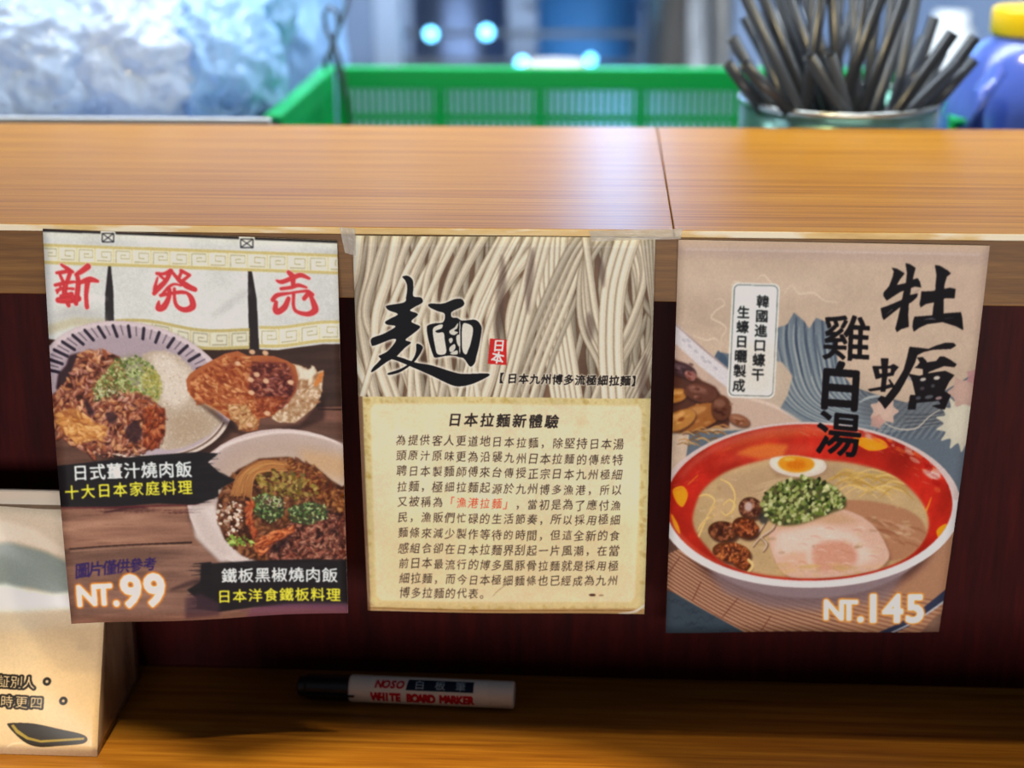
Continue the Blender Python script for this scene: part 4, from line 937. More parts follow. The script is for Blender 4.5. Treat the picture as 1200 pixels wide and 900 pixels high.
    pr = [('N', 978.5, 714, 33), ('T', 996, 714, 33), ('.', 1009.5, 713, 40), ('1', 1024, 711, 46), ('4', 1046.5, 711, 46), ('5', 1072, 711, 46)]
    for ch, x, y, s in pr: c.text(ch, x, y, s, (252, 236, 208), bold=.035, cap=True, halo=((238, 144, 62), 2.8, 1))
    for ch, x, y, s in pr: c.text(ch, x, y, s, (255, 248, 234), bold=.03, cap=True)
    return c
# ------------------------------------------------------------------ prints of the packet and of the pen
TZ = -0.3985                      # height of the lower table top
BX0, BX1 = -0.545, -0.379         # packet, left and right side
BZ1 = at(40, 596, 1.058).z
def bag_front(t): return 0.9905 + 0.048 * min(1, t / .55) ** 1.1 + 0.020 * max(0, t - .55) / .45
def paint_bag():
    q = [proj((BX0, bag_front(1), BZ1)), proj((BX1, bag_front(1), BZ1)), proj((BX1, bag_front(0), TZ)), proj((BX0, bag_front(0), TZ))]
    c = Canvas(q, 700, 900, (206, 182, 146), 51); H, W = c.H, c.W; rng = c.rng
    c.a *= (.93 + .12 * fbm(H, W, 4, 5, rng, 4))[..., None]
    c.poly([(-200, 560), (130, 560), (130, 668), (78, 662), (50, 648), (20, 642), (-200, 650)], (204, 188, 166), soft=3)
    c.poly([(-200, 610), (0, 612), (40, 622), (85, 655), (60, 652), (20, 638), (-200, 634)], (224, 208, 190), .8, soft=3)  # highlight of the top fold, painted into the packet colour
    c.poly([(-200, 645), (10, 640), (50, 650), (90, 668), (130, 672), (130, 705), (60, 703), (30, 694), (-200, 700)], (126, 138, 134), .95, soft=3)
    c.poly([(-200, 690), (5, 688), (30, 696), (60, 702), (130, 692), (130, 722), (-200, 722)], (222, 230, 222), .95, soft=2.5)
    c.poly([(-200, 718), (130, 720), (130, 740), (-200, 745)], (204, 190, 166), .6, soft=4)
    c.poly([(40, 730), (120, 740), (120, 880), (70, 880)], (190, 158, 118), .35, soft=10)
    def rope(x, y, s, ch):
        c.text(ch, x, y, s, (34, 28, 20), bold=.17, rot=4); c.text(ch, x, y, s, (204, 182, 146), bold=.004, rot=4)
    for i, ch in enumerate('接証別人'): rope(-8 + i * 14.2, 797 + i * .8, 15, ch)
    for i, ch in enumerate('停時更四'): rope(-8 + i * 17.2, 820 + i * .9, 15, ch)
    for x, y in ((55.5, 798.5), (74.5, 821.5)):
        c.ell(x, y, 4.8, 4.8, (34, 28, 20)); c.ell(x, y, 1.7, 1.7, (196, 172, 136))
    c.poly([(11, 850), (14, 846), (40, 847), (70, 854), (99, 862), (99, 871), (70, 874), (45, 875), (28, 868)], (44, 36, 18), sm=True)
    c.poly([(14, 849), (20, 858), (32, 866), (48, 870), (99, 867.2), (99, 864.5), (48, 867), (34, 863), (22, 854), (17, 847.5)], (150, 130, 58))
    c.stroke([(8, 876), (16, 871), (30, 870)], [1, 2, 1], (224, 206, 178), .8, soft=.5)
    return c
def paint_pen():
    c = Canvas([(0, 0), (300, 0), (300, 60), (0, 60)], 900, 180, (222, 218, 208), 61)
    c.poly([(12, 4), (94, 4), (88, 25), (8, 25)], (222, 200, 190))
    for i, ch in enumerate('NOSO'): c.text(ch, 22 + i * 18, 16, 22, (176, 30, 42), bold=.05, shear=.3, sx=1.15, cap=True)
    c.poly([(96, 3), (262, 3), (262, 27), (90, 27)], (26, 42, 62))
    for i, ch in enumerate('白板筆'): c.text(ch, 125 + i * 52, 15, 21, (150, 168, 176), bold=.02, sx=1.3)
    for i, ch in enumerate('WHITE BOARD MARKER'):
        if ch != ' ': c.text(ch, 14 + i * 14.3, 43, 25, (184, 22, 42), bold=.07, cap=True)
    return c
# ------------------------------------------------------------------ materials with wood grain
def wood(name, c1, c2, c3, scale, stretch, rough=.3, coat=0.0, wear=None, rings=None):
    m = bpy.data.materials.new(name); m.use_nodes = True; nt = m.node_tree; b = nt.nodes['Principled BSDF']
    tc = nt.nodes.new('ShaderNodeTexCoord'); mp = nt.nodes.new('ShaderNodeMapping'); mp.inputs['Scale'].default_value = stretch
    nt.links.new(tc.outputs['Object'], mp.inputs[0])
    n1 = nt.nodes.new('ShaderNodeTexNoise'); n1.inputs['Scale'].default_value = scale; n1.inputs['Detail'].default_value = 6; n1.inputs['Roughness'].default_value = .62; n1.inputs['Distortion'].default_value = .25
    n2 = nt.nodes.new('ShaderNodeTexNoise'); n2.inputs['Scale'].default_value = scale * 4.5; n2.inputs['Detail'].default_value = 3
    nt.links.new(mp.outputs[0], n1.inputs['Vector']); nt.links.new(mp.outputs[0], n2.inputs['Vector'])
    r = nt.nodes.new('ShaderNodeValToRGB'); e = r.color_ramp.elements
    e[0].position = .30; e[0].color = srgb(c1); e[1].position = .72; e[1].color = srgb(c3); k = e.new(.5); k.color = srgb(c2)
    mx = nt.nodes.new('ShaderNodeMath'); mx.operation = 'MULTIPLY_ADD'; mx.inputs[1].default_value = .35; mx.inputs[2].default_value = -.17
    ad = nt.nodes.new('ShaderNodeMath'); ad.operation = 'ADD'
    nt.links.new(n2.outputs['Fac'], mx.inputs[0]); nt.links.new(mx.outputs[0], ad.inputs[0]); nt.links.new(n1.outputs['Fac'], ad.inputs[1])
    nt.links.new(ad.outputs[0], r.inputs[0]); out = r.outputs[0]
    if rings:
        wv = nt.nodes.new('ShaderNodeTexWave'); wv.wave_type = 'BANDS'; wv.bands_direction = rings[3]; wv.inputs['Scale'].default_value = rings[0]; wv.inputs['Distortion'].default_value = rings[1]; wv.inputs['Detail'].default_value = 3; wv.inputs['Detail Scale'].default_value = .8
        mp2 = nt.nodes.new('ShaderNodeMapping'); mp2.inputs['Scale'].default_value = rings[2]; nt.links.new(tc.outputs['Object'], mp2.inputs[0]); nt.links.new(mp2.outputs[0], wv.inputs['Vector'])
        mm = nt.nodes.new('ShaderNodeMix'); mm.data_type = 'RGBA'; mm.blend_type = 'MULTIPLY'; mm.inputs[0].default_value = .55
        nt.links.new(out, mm.inputs[6]); nt.links.new(wv.outputs['Color'], mm.inputs[7]); out = mm.outputs[2]
    if wear:
        n3 = nt.nodes.new('ShaderNodeTexNoise'); n3.inputs['Scale'].default_value = wear[1]; n3.inputs['Detail'].default_value = 5
        mp3 = nt.nodes.new('ShaderNodeMapping'); mp3.inputs['Scale'].default_value = wear[2]; nt.links.new(tc.outputs['Object'], mp3.inputs[0]); nt.links.new(mp3.outputs[0], n3.inputs['Vector'])
        r3 = nt.nodes.new('ShaderNodeValToRGB'); r3.color_ramp.elements[0].position = wear[3]; r3.color_ramp.elements[1].position = wear[3] + .08
        mm = nt.nodes.new('ShaderNodeMix'); mm.data_type = 'RGBA'; nt.links.new(n3.outputs['Fac'], r3.inputs[0]); nt.links.new(r3.outputs[0], mm.inputs[0])
        nt.links.new(out, mm.inputs[6]); mm.inputs[7].default_value = srgb(wear[0]); out = mm.outputs[2]
    nt.links.new(out, b.inputs['Base Color'])
    b.inputs['Roughness'].default_value = rough; b.inputs['Coat Weight'].default_value = coat; b.inputs['Coat Roughness'].default_value = .18
    bp = nt.nodes.new('ShaderNodeBump'); bp.inputs['Strength'].default_value = .12; bp.inputs['Distance'].default_value = .001
    nt.links.new(n1.outputs['Fac'], bp.inputs['Height']); nt.links.new(bp.outputs[0], b.inputs['Normal'])
    return m
M_top = wood('laminate_oak', (146, 86, 18), (192, 130, 32), (216, 158, 50), 9, (.25, 24, 24), rough=.34)
M_top.node_tree.nodes['Principled BSDF'].inputs['Specular IOR Level'].default_value = .22
M_edge = wood('worn_edge', (214, 172, 100), (232, 196, 128), (240, 210, 150), 14, (1, 6, 6), rough=.45, wear=((248, 236, 206), 30, (.4, 2, 2), .44))
M_apron = wood('apron_oak', (92, 58, 20), (116, 76, 28), (138, 96, 42), 10, (.8, 16, 16), rough=.5)
M_panel = wood('red_lacquer_wood', (40, 4, 6), (54, 6, 8), (68, 12, 11), 10, (7, 7, .7), rough=.5)
M_table = wood('table_wood', (104, 60, 12), (134, 84, 22), (160, 108, 34), 8, (.5, 16, 16), rough=.36)
M_steel = mat('brushed_steel', (150, 158, 170), rough=.34, metal=1.0, bump=(60, .15, (1, 1, 12)))
M_panel.node_tree.nodes['Principled BSDF'].inputs['Specular IOR Level'].default_value = .15
M_table.node_tree.nodes['Principled BSDF'].inputs['Specular IOR Level'].default_value = .3
M_darkgap = mat('dark_void', (20, 14, 12), rough=.9)

# ------------------------------------------------------------------ the room
fl = box('floor', -2.6, 2.6, -2.6, 4.0, -1.16, -1.10, mat('floor_tile', (92, 84, 78), rough=.5, var=((70, 64, 60), 3))); tag(fl, kind='structure')
wb = box('wall_back', -2.6, 2.6, 3.9, 4.0, -1.10, 2.2, mat('steel_wall', (132, 146, 168), rough=.42, var=((104, 122, 150), 1.4))); tag(wb, kind='structure')
wl = box('wall_left', -2.7, -2.6, 1.6, 4.0, -1.10, 2.2, mat('tile_wall_left', (176, 180, 184), rough=.4)); tag(wl, kind='structure')
wr = box('wall_right', 2.6, 2.7, 1.6, 4.0, -1.10, 2.2, mat('tile_wall_right', (176, 180, 184), rough=.4)); tag(wr, kind='structure')

# ------------------------------------------------------------------ the raised bar
YB = 1.474; SX = 0.053; PY = D0 + 0.055
bar = empty('bar_counter', (0, (D0 + YB) / 2, -1.10), 'raised bar with honey oak laminate top and dark red lacquered front panel', 'counter')
for x0, x1 in ((-1.9, SX - .0004), (SX + .0004, 1.9)):
    box('laminate_top', x0, x1, D0 + .0012, YB, -.0042, 0.0, M_top, bar, bev=.0006, seg=1)
for x0, x1 in ((-1.9, SX - .0004), (SX + .0004, 1.9)):
    tag(box('edge_strip', x0, x1, D0, D0 + .0011, -.0050, -.0002, M_edge, bar, bev=.0004, seg=1), 'worn pale edge strip')
box('top_core', -1.9, 1.9, D0 + .0015, YB, -.022, -.0044, M_darkgap, bar)
tag(box('apron_board', -1.9, 1.9, D0 + .0010, D0 + .020, -.0535, -.0052, M_apron, bar, bev=.0006), 'brown oak board under the bar top')
tag(box('front_panel', -1.9, 1.9, PY, PY + .02, -1.10, -.024, M_panel, bar), 'dark red lacquered wood panel')
box('rear_panel', -1.9, 1.9, YB - .03, YB - .012, -1.10, -.024, M_steel, bar)
# lower dining table against the bar
tb = empty('dining_table', (0, .82, -1.10), 'lower amber wood table top running along the foot of the bar', 'table')
box('table_top', -1.9, 1.9, .52, PY - .0005, TZ - .03, TZ, M_table, tb, bev=.0015)
for x in (-1.6, 1.6): box('leg', x - .03, x + .03, .6, .66, -1.10, TZ - .0305, M_darkgap, tb, bev=.003)

# ------------------------------------------------------------------ paper goods
def print_mat(name, img, rough=.5, coat=0.0, bump=0.25, bscale=14):
    m = bpy.data.materials.new(name); m.use_nodes = True; nt = m.node_tree; b = nt.nodes['Principled BSDF']
    t = nt.nodes.new('ShaderNodeTexImage'); t.image = img; t.extension = 'EXTEND'; t.interpolation = 'Cubic'
    nt.links.new(t.outputs[0], b.inputs['Base Color']); b.inputs['Roughness'].default_value = rough
    b.inputs['Coat Weight'].default_value = coat; b.inputs['Coat Roughness'].default_value = .2
    b.inputs['Specular IOR Level'].default_value = .10
    n = nt.nodes.new('ShaderNodeTexNoise'); n.inputs['Scale'].default_value = bscale; n.inputs['Detail'].default_value = 4; n.inputs['Distortion'].default_value = .6
    tc = nt.nodes.new('ShaderNodeTexCoord'); nt.links.new(tc.outputs['Object'], n.inputs['Vector'])
    bp = nt.nodes.new('ShaderNodeBump'); bp.inputs['Strength'].default_value = bump; bp.inputs['Distance'].default_value = .004
    nt.links.new(n.outputs['Fac'], bp.inputs['Height']); nt.links.new(bp.outputs[0], b.inputs['Normal'])
    return m
M_paperback = mat('paper_back', (214, 212, 206), rough=.7)
def sheet(name, corners, fn, img, th=.0004, nx=30, ny=38, rough=.5, coat=0.0, parent=None, bump=.25):
    """a printed sheet; corners TL, TR, BR, BL in space, fn(u, v) adds a bow, v runs down"""
    TL, TR, BR, BL = [Vector(c) for c in corners]
    V = []; F = []; UV = []
    for j in range(ny + 1):
        for i in range(nx + 1):
            u, v = i / nx, j / ny
            p = (TL * (1 - u) + TR * u) * (1 - v) + (BL * (1 - u) + BR * u) * v
            V.append(p + Vector(fn(u, v))); UV.append((u, 1 - v))
    n = len(V); V += [p + Vector((0, th, 0)) for p in V]; UV += UV
    idx = lambda i, j: j * (nx + 1) + i
    mi = []
    for j in range(ny):
        for i in range(nx):
            F.append((idx(i, j), idx(i, j + 1), idx(i + 1, j + 1), idx(i + 1, j))); mi.append(0)
    for j in range(ny):
        for i in range(nx):
            F.append(tuple(q + n for q in (idx(i, j), idx(i + 1, j), idx(i + 1, j + 1), idx(i, j + 1)))); mi.append(1)
    ring = [idx(i, 0) for i in range(nx + 1)] + [idx(nx, j) for j in range(1, ny + 1)] + [idx(i, ny) for i in range(nx - 1, -1, -1)] + [idx(0, j) for j in range(ny - 1, 0, -1)]
    for a, b in zip(ring, ring[1:] + ring[:1]): F.append((a, b, b + n, a + n)); mi.append(1)
    me = bpy.data.meshes.new(name); me.from_pydata([tuple(v) for v in V], [], F)
    uvl = me.uv_layers.new(name='UVMap')
    for l in me.loops: uvl.data[l.index].uv = UV[l.vertex_index]
    me.materials.append(print_mat(name + '_print', img, rough, coat, bump)); me.materials.append(M_paperback)
    me.polygons.foreach_set('material_index', mi); me.polygons.foreach_set('use_smooth', [k == 0 for k in mi]); me.update()
    o = bpy.data.objects.new(name, me); C.objects.link(o)
    if parent is not None: o.parent = parent; o.matrix_parent_inverse = Matrix.Translation(-Vector(parent.location))
    return o
def cpts(q, Ys): return [at(p[0], p[1], y) for p, y in zip(q, Ys)]
GAIN = 1.35
YF = D0 - .0012
M_tape = mat('clear_tape', (226, 222, 210), rough=.16, alpha=.34, coat=.6, bump=(120, .5))
def tape(parent, quad, Y):
    P = [at(x, y, Y) for x, y in quad]; n = 8; V = []; F = []
    for j in range(5):
        for i in range(n + 1):
            u, v = i / n, j / 4; p = (P[0] * (1 - u) + P[1] * u) * (1 - v) + (P[3] * (1 - u) + P[2] * u) * v
            V.append(p + Vector((0, -.0004 * math.sin(u * 17 + v * 3) * math.sin(v * 5), 0)))
    k = len(V); V += [p + Vector((0, .00012, 0)) for p in V]
    for j in range(4):
        for i in range(n):
            a = j * (n + 1) + i; F.append((a, a + n + 1, a + n + 2, a + 1)); F.append((a + k, a + k + 1, a + k + n + 2, a + k + n + 1))
    return mesh('tape_strip', V, F, M_tape, parent, True)

pl = empty('menu_poster', at(240, 700, YF - .03), 'left poster with shop curtain print, two rice bowls and the price NT.99', 'poster', 'posters taped along the front edge of the bar')
sheet('printed_sheet', cpts(QL, (YF, YF, YF - .030, YF - .056)), lambda u, v: (0, -.004 * math.sin(v * math.pi) * (1 - u * .5) - .0016 * math.sin(u * 9 + v * 4) * v, 0), paint_left().image('left_print', GAIN, 2), rough=.5, parent=pl)
pm = empty('notice_poster', at(595, 700, YF - .004), 'middle laminated notice with noodle picture and lines of black writing on cream', 'poster', 'posters taped along the front edge of the bar')
sheet('printed_sheet', cpts(QC, (YF, YF, YF - .002, YF - .003)), lambda u, v: (0, -.0025 * math.sin(v * math.pi) - .0008 * math.sin(u * 7 + v * 5), 0), paint_centre().image('middle_print', GAIN), rough=.5, coat=.12, parent=pm, bump=.12)
tag(tape(pm, [(398, 266), (416, 268), (417, 300), (404, 296)], YF - .0011), 'crumpled clear tape at the upper left corner')
tag(tape(pm, [(690, 271), (800, 268), (798, 280), (694, 283)], YF - .0011), 'clear tape along the upper right edge')
pr_ = empty('soup_poster', at(940, 700, YF), 'right poster with a red bowl of oyster noodle soup and the price NT.145', 'poster', 'posters taped along the front edge of the bar')
sheet('printed_sheet', cpts(QR, (YF, YF, YF + .030, YF + .022)), lambda u, v: (0, -.006 * math.sin(v * math.pi) - .0012 * math.sin(u * 8 + 1) * v, 0), paint_right().image('right_print', GAIN, 2), rough=.46, coat=.15, parent=pr_)
for o in (pl, pm, pr_): del o['group']

# ------------------------------------------------------------------ packet on the lower table
bg = empty('paper_packet', (-.46, 1.05, TZ), 'beige printed packet standing on the lower table against the bar', 'packet')
def packet():
    n, m = 26, 22; V = []; F = []; UV = []; mi = []
    # each level: front row, right side, back row, left side
    nf, ns = 26, 8
    for j in range(m + 1):
        t = j / m; z = TZ + .0004 + (BZ1 - TZ) * t; yf = bag_front(t); yb = 1.108 - .028 * max(0, (t - .4) / .6) ** 1.2
        pts = []
        for i in range(nf + 1):
            u = i / nf; pts.append((BX0 + (BX1 - BX0) * u, yf - .007 * math.sin(math.pi * u) * math.sin(math.pi * min(1, t * 1.3)) + .002 * math.sin(u * 11 + t * 9) * t, z, u))
        for i in range(1, ns):
            u = i / ns; pts.append((BX1 + .007 * math.sin(math.pi * u) * math.cos(t * 5) * t, yf + (yb - yf) * u, z, 1))
        for i in range(nf + 1):
            u = 1 - i / nf; pts.append((BX0 + (BX1 - BX0) * u, yb, z, u))
        for i in range(1, ns):
            u = 1 - i / ns; pts.append((BX0, yf + (yb - yf) * u, z, 0))
        L = len(pts)
        for p in pts: V.append(p[:3]); UV.append((p[3], t))
    for j in range(m):
        for i in range(L):
            a, b = j * L + i, j * L + (i + 1) % L
            F.append((a, b, b + L, a + L)); mi.append(0 if i < nf else 1)
    F.append(tuple(range(L - 1, -1, -1))); mi.append(1); F.append(tuple(range(m * L, m * L + L))); mi.append(1)
    me = bpy.data.meshes.new('packet_body'); me.from_pydata(V, [], F)
    uvl = me.uv_layers.new(name='UVMap')
    for l in me.loops: uvl.data[l.index].uv = UV[l.vertex_index]
    me.materials.append(print_mat('packet_print', paint_bag().image('packet_print', 1.25), .32, .5, .2, 20))
    me.materials.append(mat('packet_side', (150, 124, 100), rough=.25, coat=.5, bump=(18, .5), var=((110, 86, 68), 26, (1, 1, .4))))
    me.polygons.foreach_set('material_index', mi); me.polygons.foreach_set('use_smooth', [True] * len(mi)); me.update()
    link('packet_body', me, None, bg)
packet()
bm = bmesh.new(); bm_box(bm, BX0 + .002, BX1 - .004, bag_front(1) + .006, bag_front(1) + .010, BZ1 - .002, BZ1 + .012, .001, 1)
tag(from_bm('top_seal', bm, mat('packet_seal', (214, 200, 182), rough=.4), bg), 'flat sealed top edge')

# ------------------------------------------------------------------ whiteboard pen
R_p = .0110
A = onz(350, 804, TZ + R_p); B = onz(603, 815, TZ + R_p); ax = (B - A).normalized(); Lp = (B - A).length
A.z = B.z = TZ + R_p + .0003
pen = empty('marker_pen', ((A + B) / 2).to_tuple(), 'white whiteboard pen with black cap lying on the lower table', 'pen')
def pen_lathe(name, prof, m):
    """prof: (distance along axis, radius)"""
    bm = bmesh.new(); s = ax.cross(Vector((0, 0, 1))).normalized(); u = s.cross(ax); rings = []
    for d, r in prof: rings.append([bm.verts.new(A + ax * d + (s * math.cos(k * math.pi / 16) + u * math.sin(k * math.pi / 16)) * r) for k in range(32)])
    for a, b in zip(rings, rings[1:]):
        for k in range(32): bm.faces.new((a[k], a[(k + 1) % 32], b[(k + 1) % 32], b[k]))
    bm.faces.new(rings[0]); bm.faces.new(rings[-1][::-1])
    return from_bm(name, bm, m, pen, False)
M_penw = mat('pen_white', (216, 212, 202), rough=.35); M_penk = mat('pen_black', (20, 20, 22), rough=.3)
cx_ = Lp * .243
tag(pen_lathe('cap', [(0, .0062), (.001, .0080), (.006, .0088), (.008, .0100), (cx_ - .003, .0104), (cx_ - .0005, .0104)], M_penk), 'black cap')
pen_lathe('barrel', [(cx_ - .0003, .0100), (cx_ + .0010, R_p), (Lp - .001, R_p), (Lp, R_p - .001)], M_penw)
bm = bmesh.new(); bm_box(bm, -.0005, .0005, 0, .002, 0, .04, 0)
bmesh.ops.transform(bm, matrix=Matrix.Translation(A + Vector((0, -.0115, .0)) + ax * .008) @ ax.to_track_quat('Z', 'X').to_matrix().to_4x4(), verts=bm.verts)
tag(from_bm('pocket_clip', bm, M_penk, pen), 'black cap clip')
def pen_label():
    s = ax.cross(Vector((0, 0, 1))).normalized(); up = Vector((0, 0, 1)); V = []; F = []; UV = []; r = R_p + .00015
    n = 14; L0, L1 = Lp * .345, Lp * .885
    for j in range(n + 1):
        th = R(-38 + 128 * j / n)     # from low on the near side up over the top
        for i in (0, 1):
            V.append(A + ax * (L0 if i == 0 else L1) + (s * math.cos(th) + up * math.sin(th)) * r); UV.append((i, j / n))
    for j in range(n): F.append((2 * j, 2 * j + 1, 2 * j + 3, 2 * j + 2))
    me = bpy.data.meshes.new('printed_label'); me.from_pydata([tuple(v) for v in V], [], F); uvl = me.uv_layers.new(name='UVMap')
    for l in me.loops: uvl.data[l.index].uv = UV[l.vertex_index]
    me.materials.append(print_mat('pen_print', paint_pen().image('pen_print', 1.0), .4, 0, 0)); me.polygons.foreach_set('use_smooth', [True] * n)
    tag(link('printed_label', me, None, pen), 'red and navy printed label')
pen_label()

# unseen box added below the frame to shade the rear table and panel foot
cbx = empty('shade_box', (.30, .80, TZ), 'long low dark wooden box added out of view to shade the lower table', 'box')
M_lacq = mat('dark_lacquer', (40, 22, 16), rough=.4)
for nm, a_, b_, c_, d_, e_, f_ in (('side_board', -.35, .95, .840, .848, .0004, .078), ('side_board', -.35, .95, .760, .768, .0004, .078), ('end_board', -.35, -.342, .7682, .8398, .0004, .078), ('end_board', .942, .95, .7682, .8398, .0004, .078), ('base', -.3418, .9418, .7682, .8398, .0004, .006)):
    box(nm, a_, b_, c_, d_, TZ + e_, TZ + f_, M_lacq, cbx, bev=.001)
# ------------------------------------------------------------------ kitchen side
from mathutils import noise as mn
WZ = -0.16
wt = empty('prep_counter', (0, 2.1, -1.10), 'steel kitchen counter behind the bar, hidden low behind it', 'counter')
box('steel_top', -1.9, 1.9, YB + .004, 2.72, WZ - .03, WZ, M_steel, wt, bev=.002); box('cabinet_body', -1.88, 1.88, YB + .03, 2.68, -1.10, WZ - .031, M_steel, wt)
rc = empty('stove_counter', (0, 3.5, -1.10), 'steel stove counter along the back wall of the kitchen', 'counter')
RZ = -0.30
box('steel_top', -2.2, 2.2, 3.05, 3.88, RZ - .04, RZ, M_steel, rc, bev=.003); box('cabinet_body', -2.15, 2.15, 3.1, 3.86, -1.10, RZ - .041, M_steel, rc)

# wall lamp whose light glances off the bar top
lp = empty('wall_lamp', (.04, 3.88, .62), 'cool white upright wall lamp over the stove counter', 'lamp')
box('housing', -.05, .13, 3.86, 3.895, .30, 1.02, M_steel, lp, bev=.004)
box('diffuser', -.015, .095, 3.850, 3.8595, .315, 1.005, mat('lamp_glow', (190, 220, 255), emit=(110, 185, 255), emit_s=15.0), lp)

# green basket
M_green = mat('green_plastic', (0, 150, 78), rough=.42)
GY0, GY1 = 1.70, 2.06
gz = at(640, 84, GY1).z; gx0 = at(394, 84, GY1).x; gx1 = at(1048, 84, GY1).x
bk = empty('plastic_basket', ((gx0 + gx1) / 2, (GY0 + GY1) / 2, WZ), 'bright green slotted plastic basket behind the bar', 'basket')
def wall_slots(name, P0, P1, z0, z1, thk, pitch, skip=()):
    """a slotted wall from P0 to P1 (xy), with solid top and bottom bands"""
    P0, P1 = Vector((P0[0], P0[1], 0)), Vector((P1[0], P1[1], 0)); d = P1 - P0; L = d.length; d.normalize(); nrm = Vector((-d.y, d.x, 0))
    bm = bmesh.new()
    def slab(a, b, za, zb, t=thk):
        r = bm_box(bm, a, b, -t / 2, t / 2, za, zb)
        for v in r['verts']: v.co = P0 + d * v.co.x + nrm * v.co.y + Vector((0, 0, v.co.z))
    slab(0, L, z1 - .024, z1); slab(0, L, z0, z0 + .03)
    n = int(L / pitch)
    for i in range(n + 1):
        x = i * L / n; wdt = .0062
        if i % 14 in (0, 1): wdt = .0090
        slab(max(0, x - wdt / 2), min(L, x + wdt / 2), z0 + .0305, z1 - .0245)
    slab(0, L, (z0 + z1) / 2 - .004, (z0 + z1) / 2 + .004, thk * .8)
    return from_bm(name, bm, M_green, bk)
wall_slots('slotted_wall', (gx0, GY1), (gx1, GY1), WZ + .002, gz, .004, .0095)
wall_slots('slotted_wall', (gx0, GY0), (gx1, GY0), WZ + .002, gz - .020, .004, .0095)
wall_slots('slotted_wall', (gx0 - .004, GY0 + .004), (gx0 - .004, GY1 - .004), WZ + .002, gz, .004, .0095)
wall_slots('slotted_wall', (gx1 + .004, GY0 + .004), (gx1 + .004, GY1 - .004), WZ + .002, gz, .004, .0095)
box('base', gx0, gx1, GY0, GY1, WZ + .0005, WZ + .004, M_green, bk)
bm = bmesh.new()
lo, hi = .0, .018
for a, b, c, d in ((gx0 - .022, gx1 + .022, GY1 - .002, GY1 + .016), (gx0 - .022, gx1 + .022, GY0 - .016, GY0 + .002), (gx0 - .022, gx0 - .002, GY0, GY1), (gx1 + .002, gx1 + .022, GY0, GY1)):
    dz = -.016 if d < GY1 - .1 else 0
    bm_box(bm, a, b, c, d, gz - .001 + dz, gz + .0045 + dz, .002, 2)
tag(from_bm('rim', bm, mat('green_rim', (10, 172, 90), rough=.35), bk), 'broad rolled green rim')

# heap of clear bags in a white tray
ty = empty('white_tray', (-.48, 1.78, WZ), 'white shallow tray under the heap of clear plastic bags', 'tray')
M_white = mat('white_plastic', (216, 222, 232), rough=.35)
tx0, tx1 = at(-60, 140, 1.54).x, at(318, 140, 1.54).x; tz = at(150, 137, 1.54).z
bm = bmesh.new()
bm_box(bm, tx0, tx1, 1.532, 1.542, WZ, tz, .002); bm_box(bm, tx0, tx1, 1.66, 1.67, WZ, tz - .06, .002)
bm_box(bm, tx0, tx0 + .01, 1.542, 1.66, WZ, tz - .06); bm_box(bm, tx1 - .01, tx1, 1.542, 1.66, WZ, tz - .06)
from_bm('side_walls', bm, M_white, ty); box('base', tx0 + .01, tx1 - .01, 1.542, 1.66, WZ, WZ + .006, M_white, ty)
def film(name, col):
    m = mat(name, col, rough=.42, trans=.12, ior=1.3, coat=.35, bump=(18, .35))
    return m
films = [film('clear_film_pale', (176, 200, 236)), film('clear_film_blue', (150, 194, 246)), film('clear_film_white', (186, 206, 238))]
def crumple(name, c, rx, ry, rz, seed, m, label):
    bm = bmesh.new(); bmesh.ops.create_icosphere(bm, subdivisions=6, radius=1.0)
    off = Vector((seed * 3.7, seed * 1.3, seed * 2.1))
    for v in bm.verts:
        n = v.co.normalized()
        r1 = 1 - abs(mn.noise(n * 1.6 + off)) * 1.1
        r2 = 1 - abs(mn.noise(n * 4.2 + off * 2)) * 1.0
        w_ = Vector((mn.noise(n * 2.1 + off), mn.noise(n * 2.3 - off), mn.noise(n * 1.9 + off * .5))) * 1.2
        r3 = 1 - abs(mn.noise((n + w_ * .5) * 9.0 + off)) * 1.6; r4 = 1 - abs(mn.noise((n * 1.0 + w_) * 17 + off)) * 1.6
        f = .66 + .20 * r1 + .09 * r2 + .045 * r3 + .010 * r4
        v.co = Vector((n.x * rx * f + c[0], n.y * ry * f + c[1], max(c[2] + n.z * rz * f, WZ + .0065)))
    o = from_bm(name, bm, m, None, True); o.data.polygons.foreach_set('use_smooth', [True] * len(o.data.polygons))
    return tag(o, label, 'plastic bag')
crumple('plastic_bag', at(30, 95, 1.72), .14, .14, .115, 1, films[0], 'clear plastic bag at the far left front of the heap')
crumple('plastic_bag', at(150, 85, 1.76), .12, .13, .12, 2, films[2], 'pale clear plastic bag bulging in the middle front of the heap')
crumple('plastic_bag', at(244, 90, 1.80), .095, .12, .12, 3, films[1], 'bluish clear plastic bag at the right end of the heap')
crumple('plastic_bag', at(90, 10, 1.92), .17, .12, .13, 4, films[2], 'clear plastic bag on top of the heap at the left')
crumple('plastic_bag', at(236, 15, 1.96), .125, .11, .13, 5, films[1], 'light blue clear plastic bag on top of the heap')
crumple('plastic_bag', at(316, 40, 2.22), .12, .10, .22, 6, films[1], 'tall smooth light blue plastic bag right behind the heap')
crumple('plastic_bag', at(-60, 30, 1.95), .15, .12, .15, 7, films[0], 'clear plastic bag cut by the left edge behind the heap')

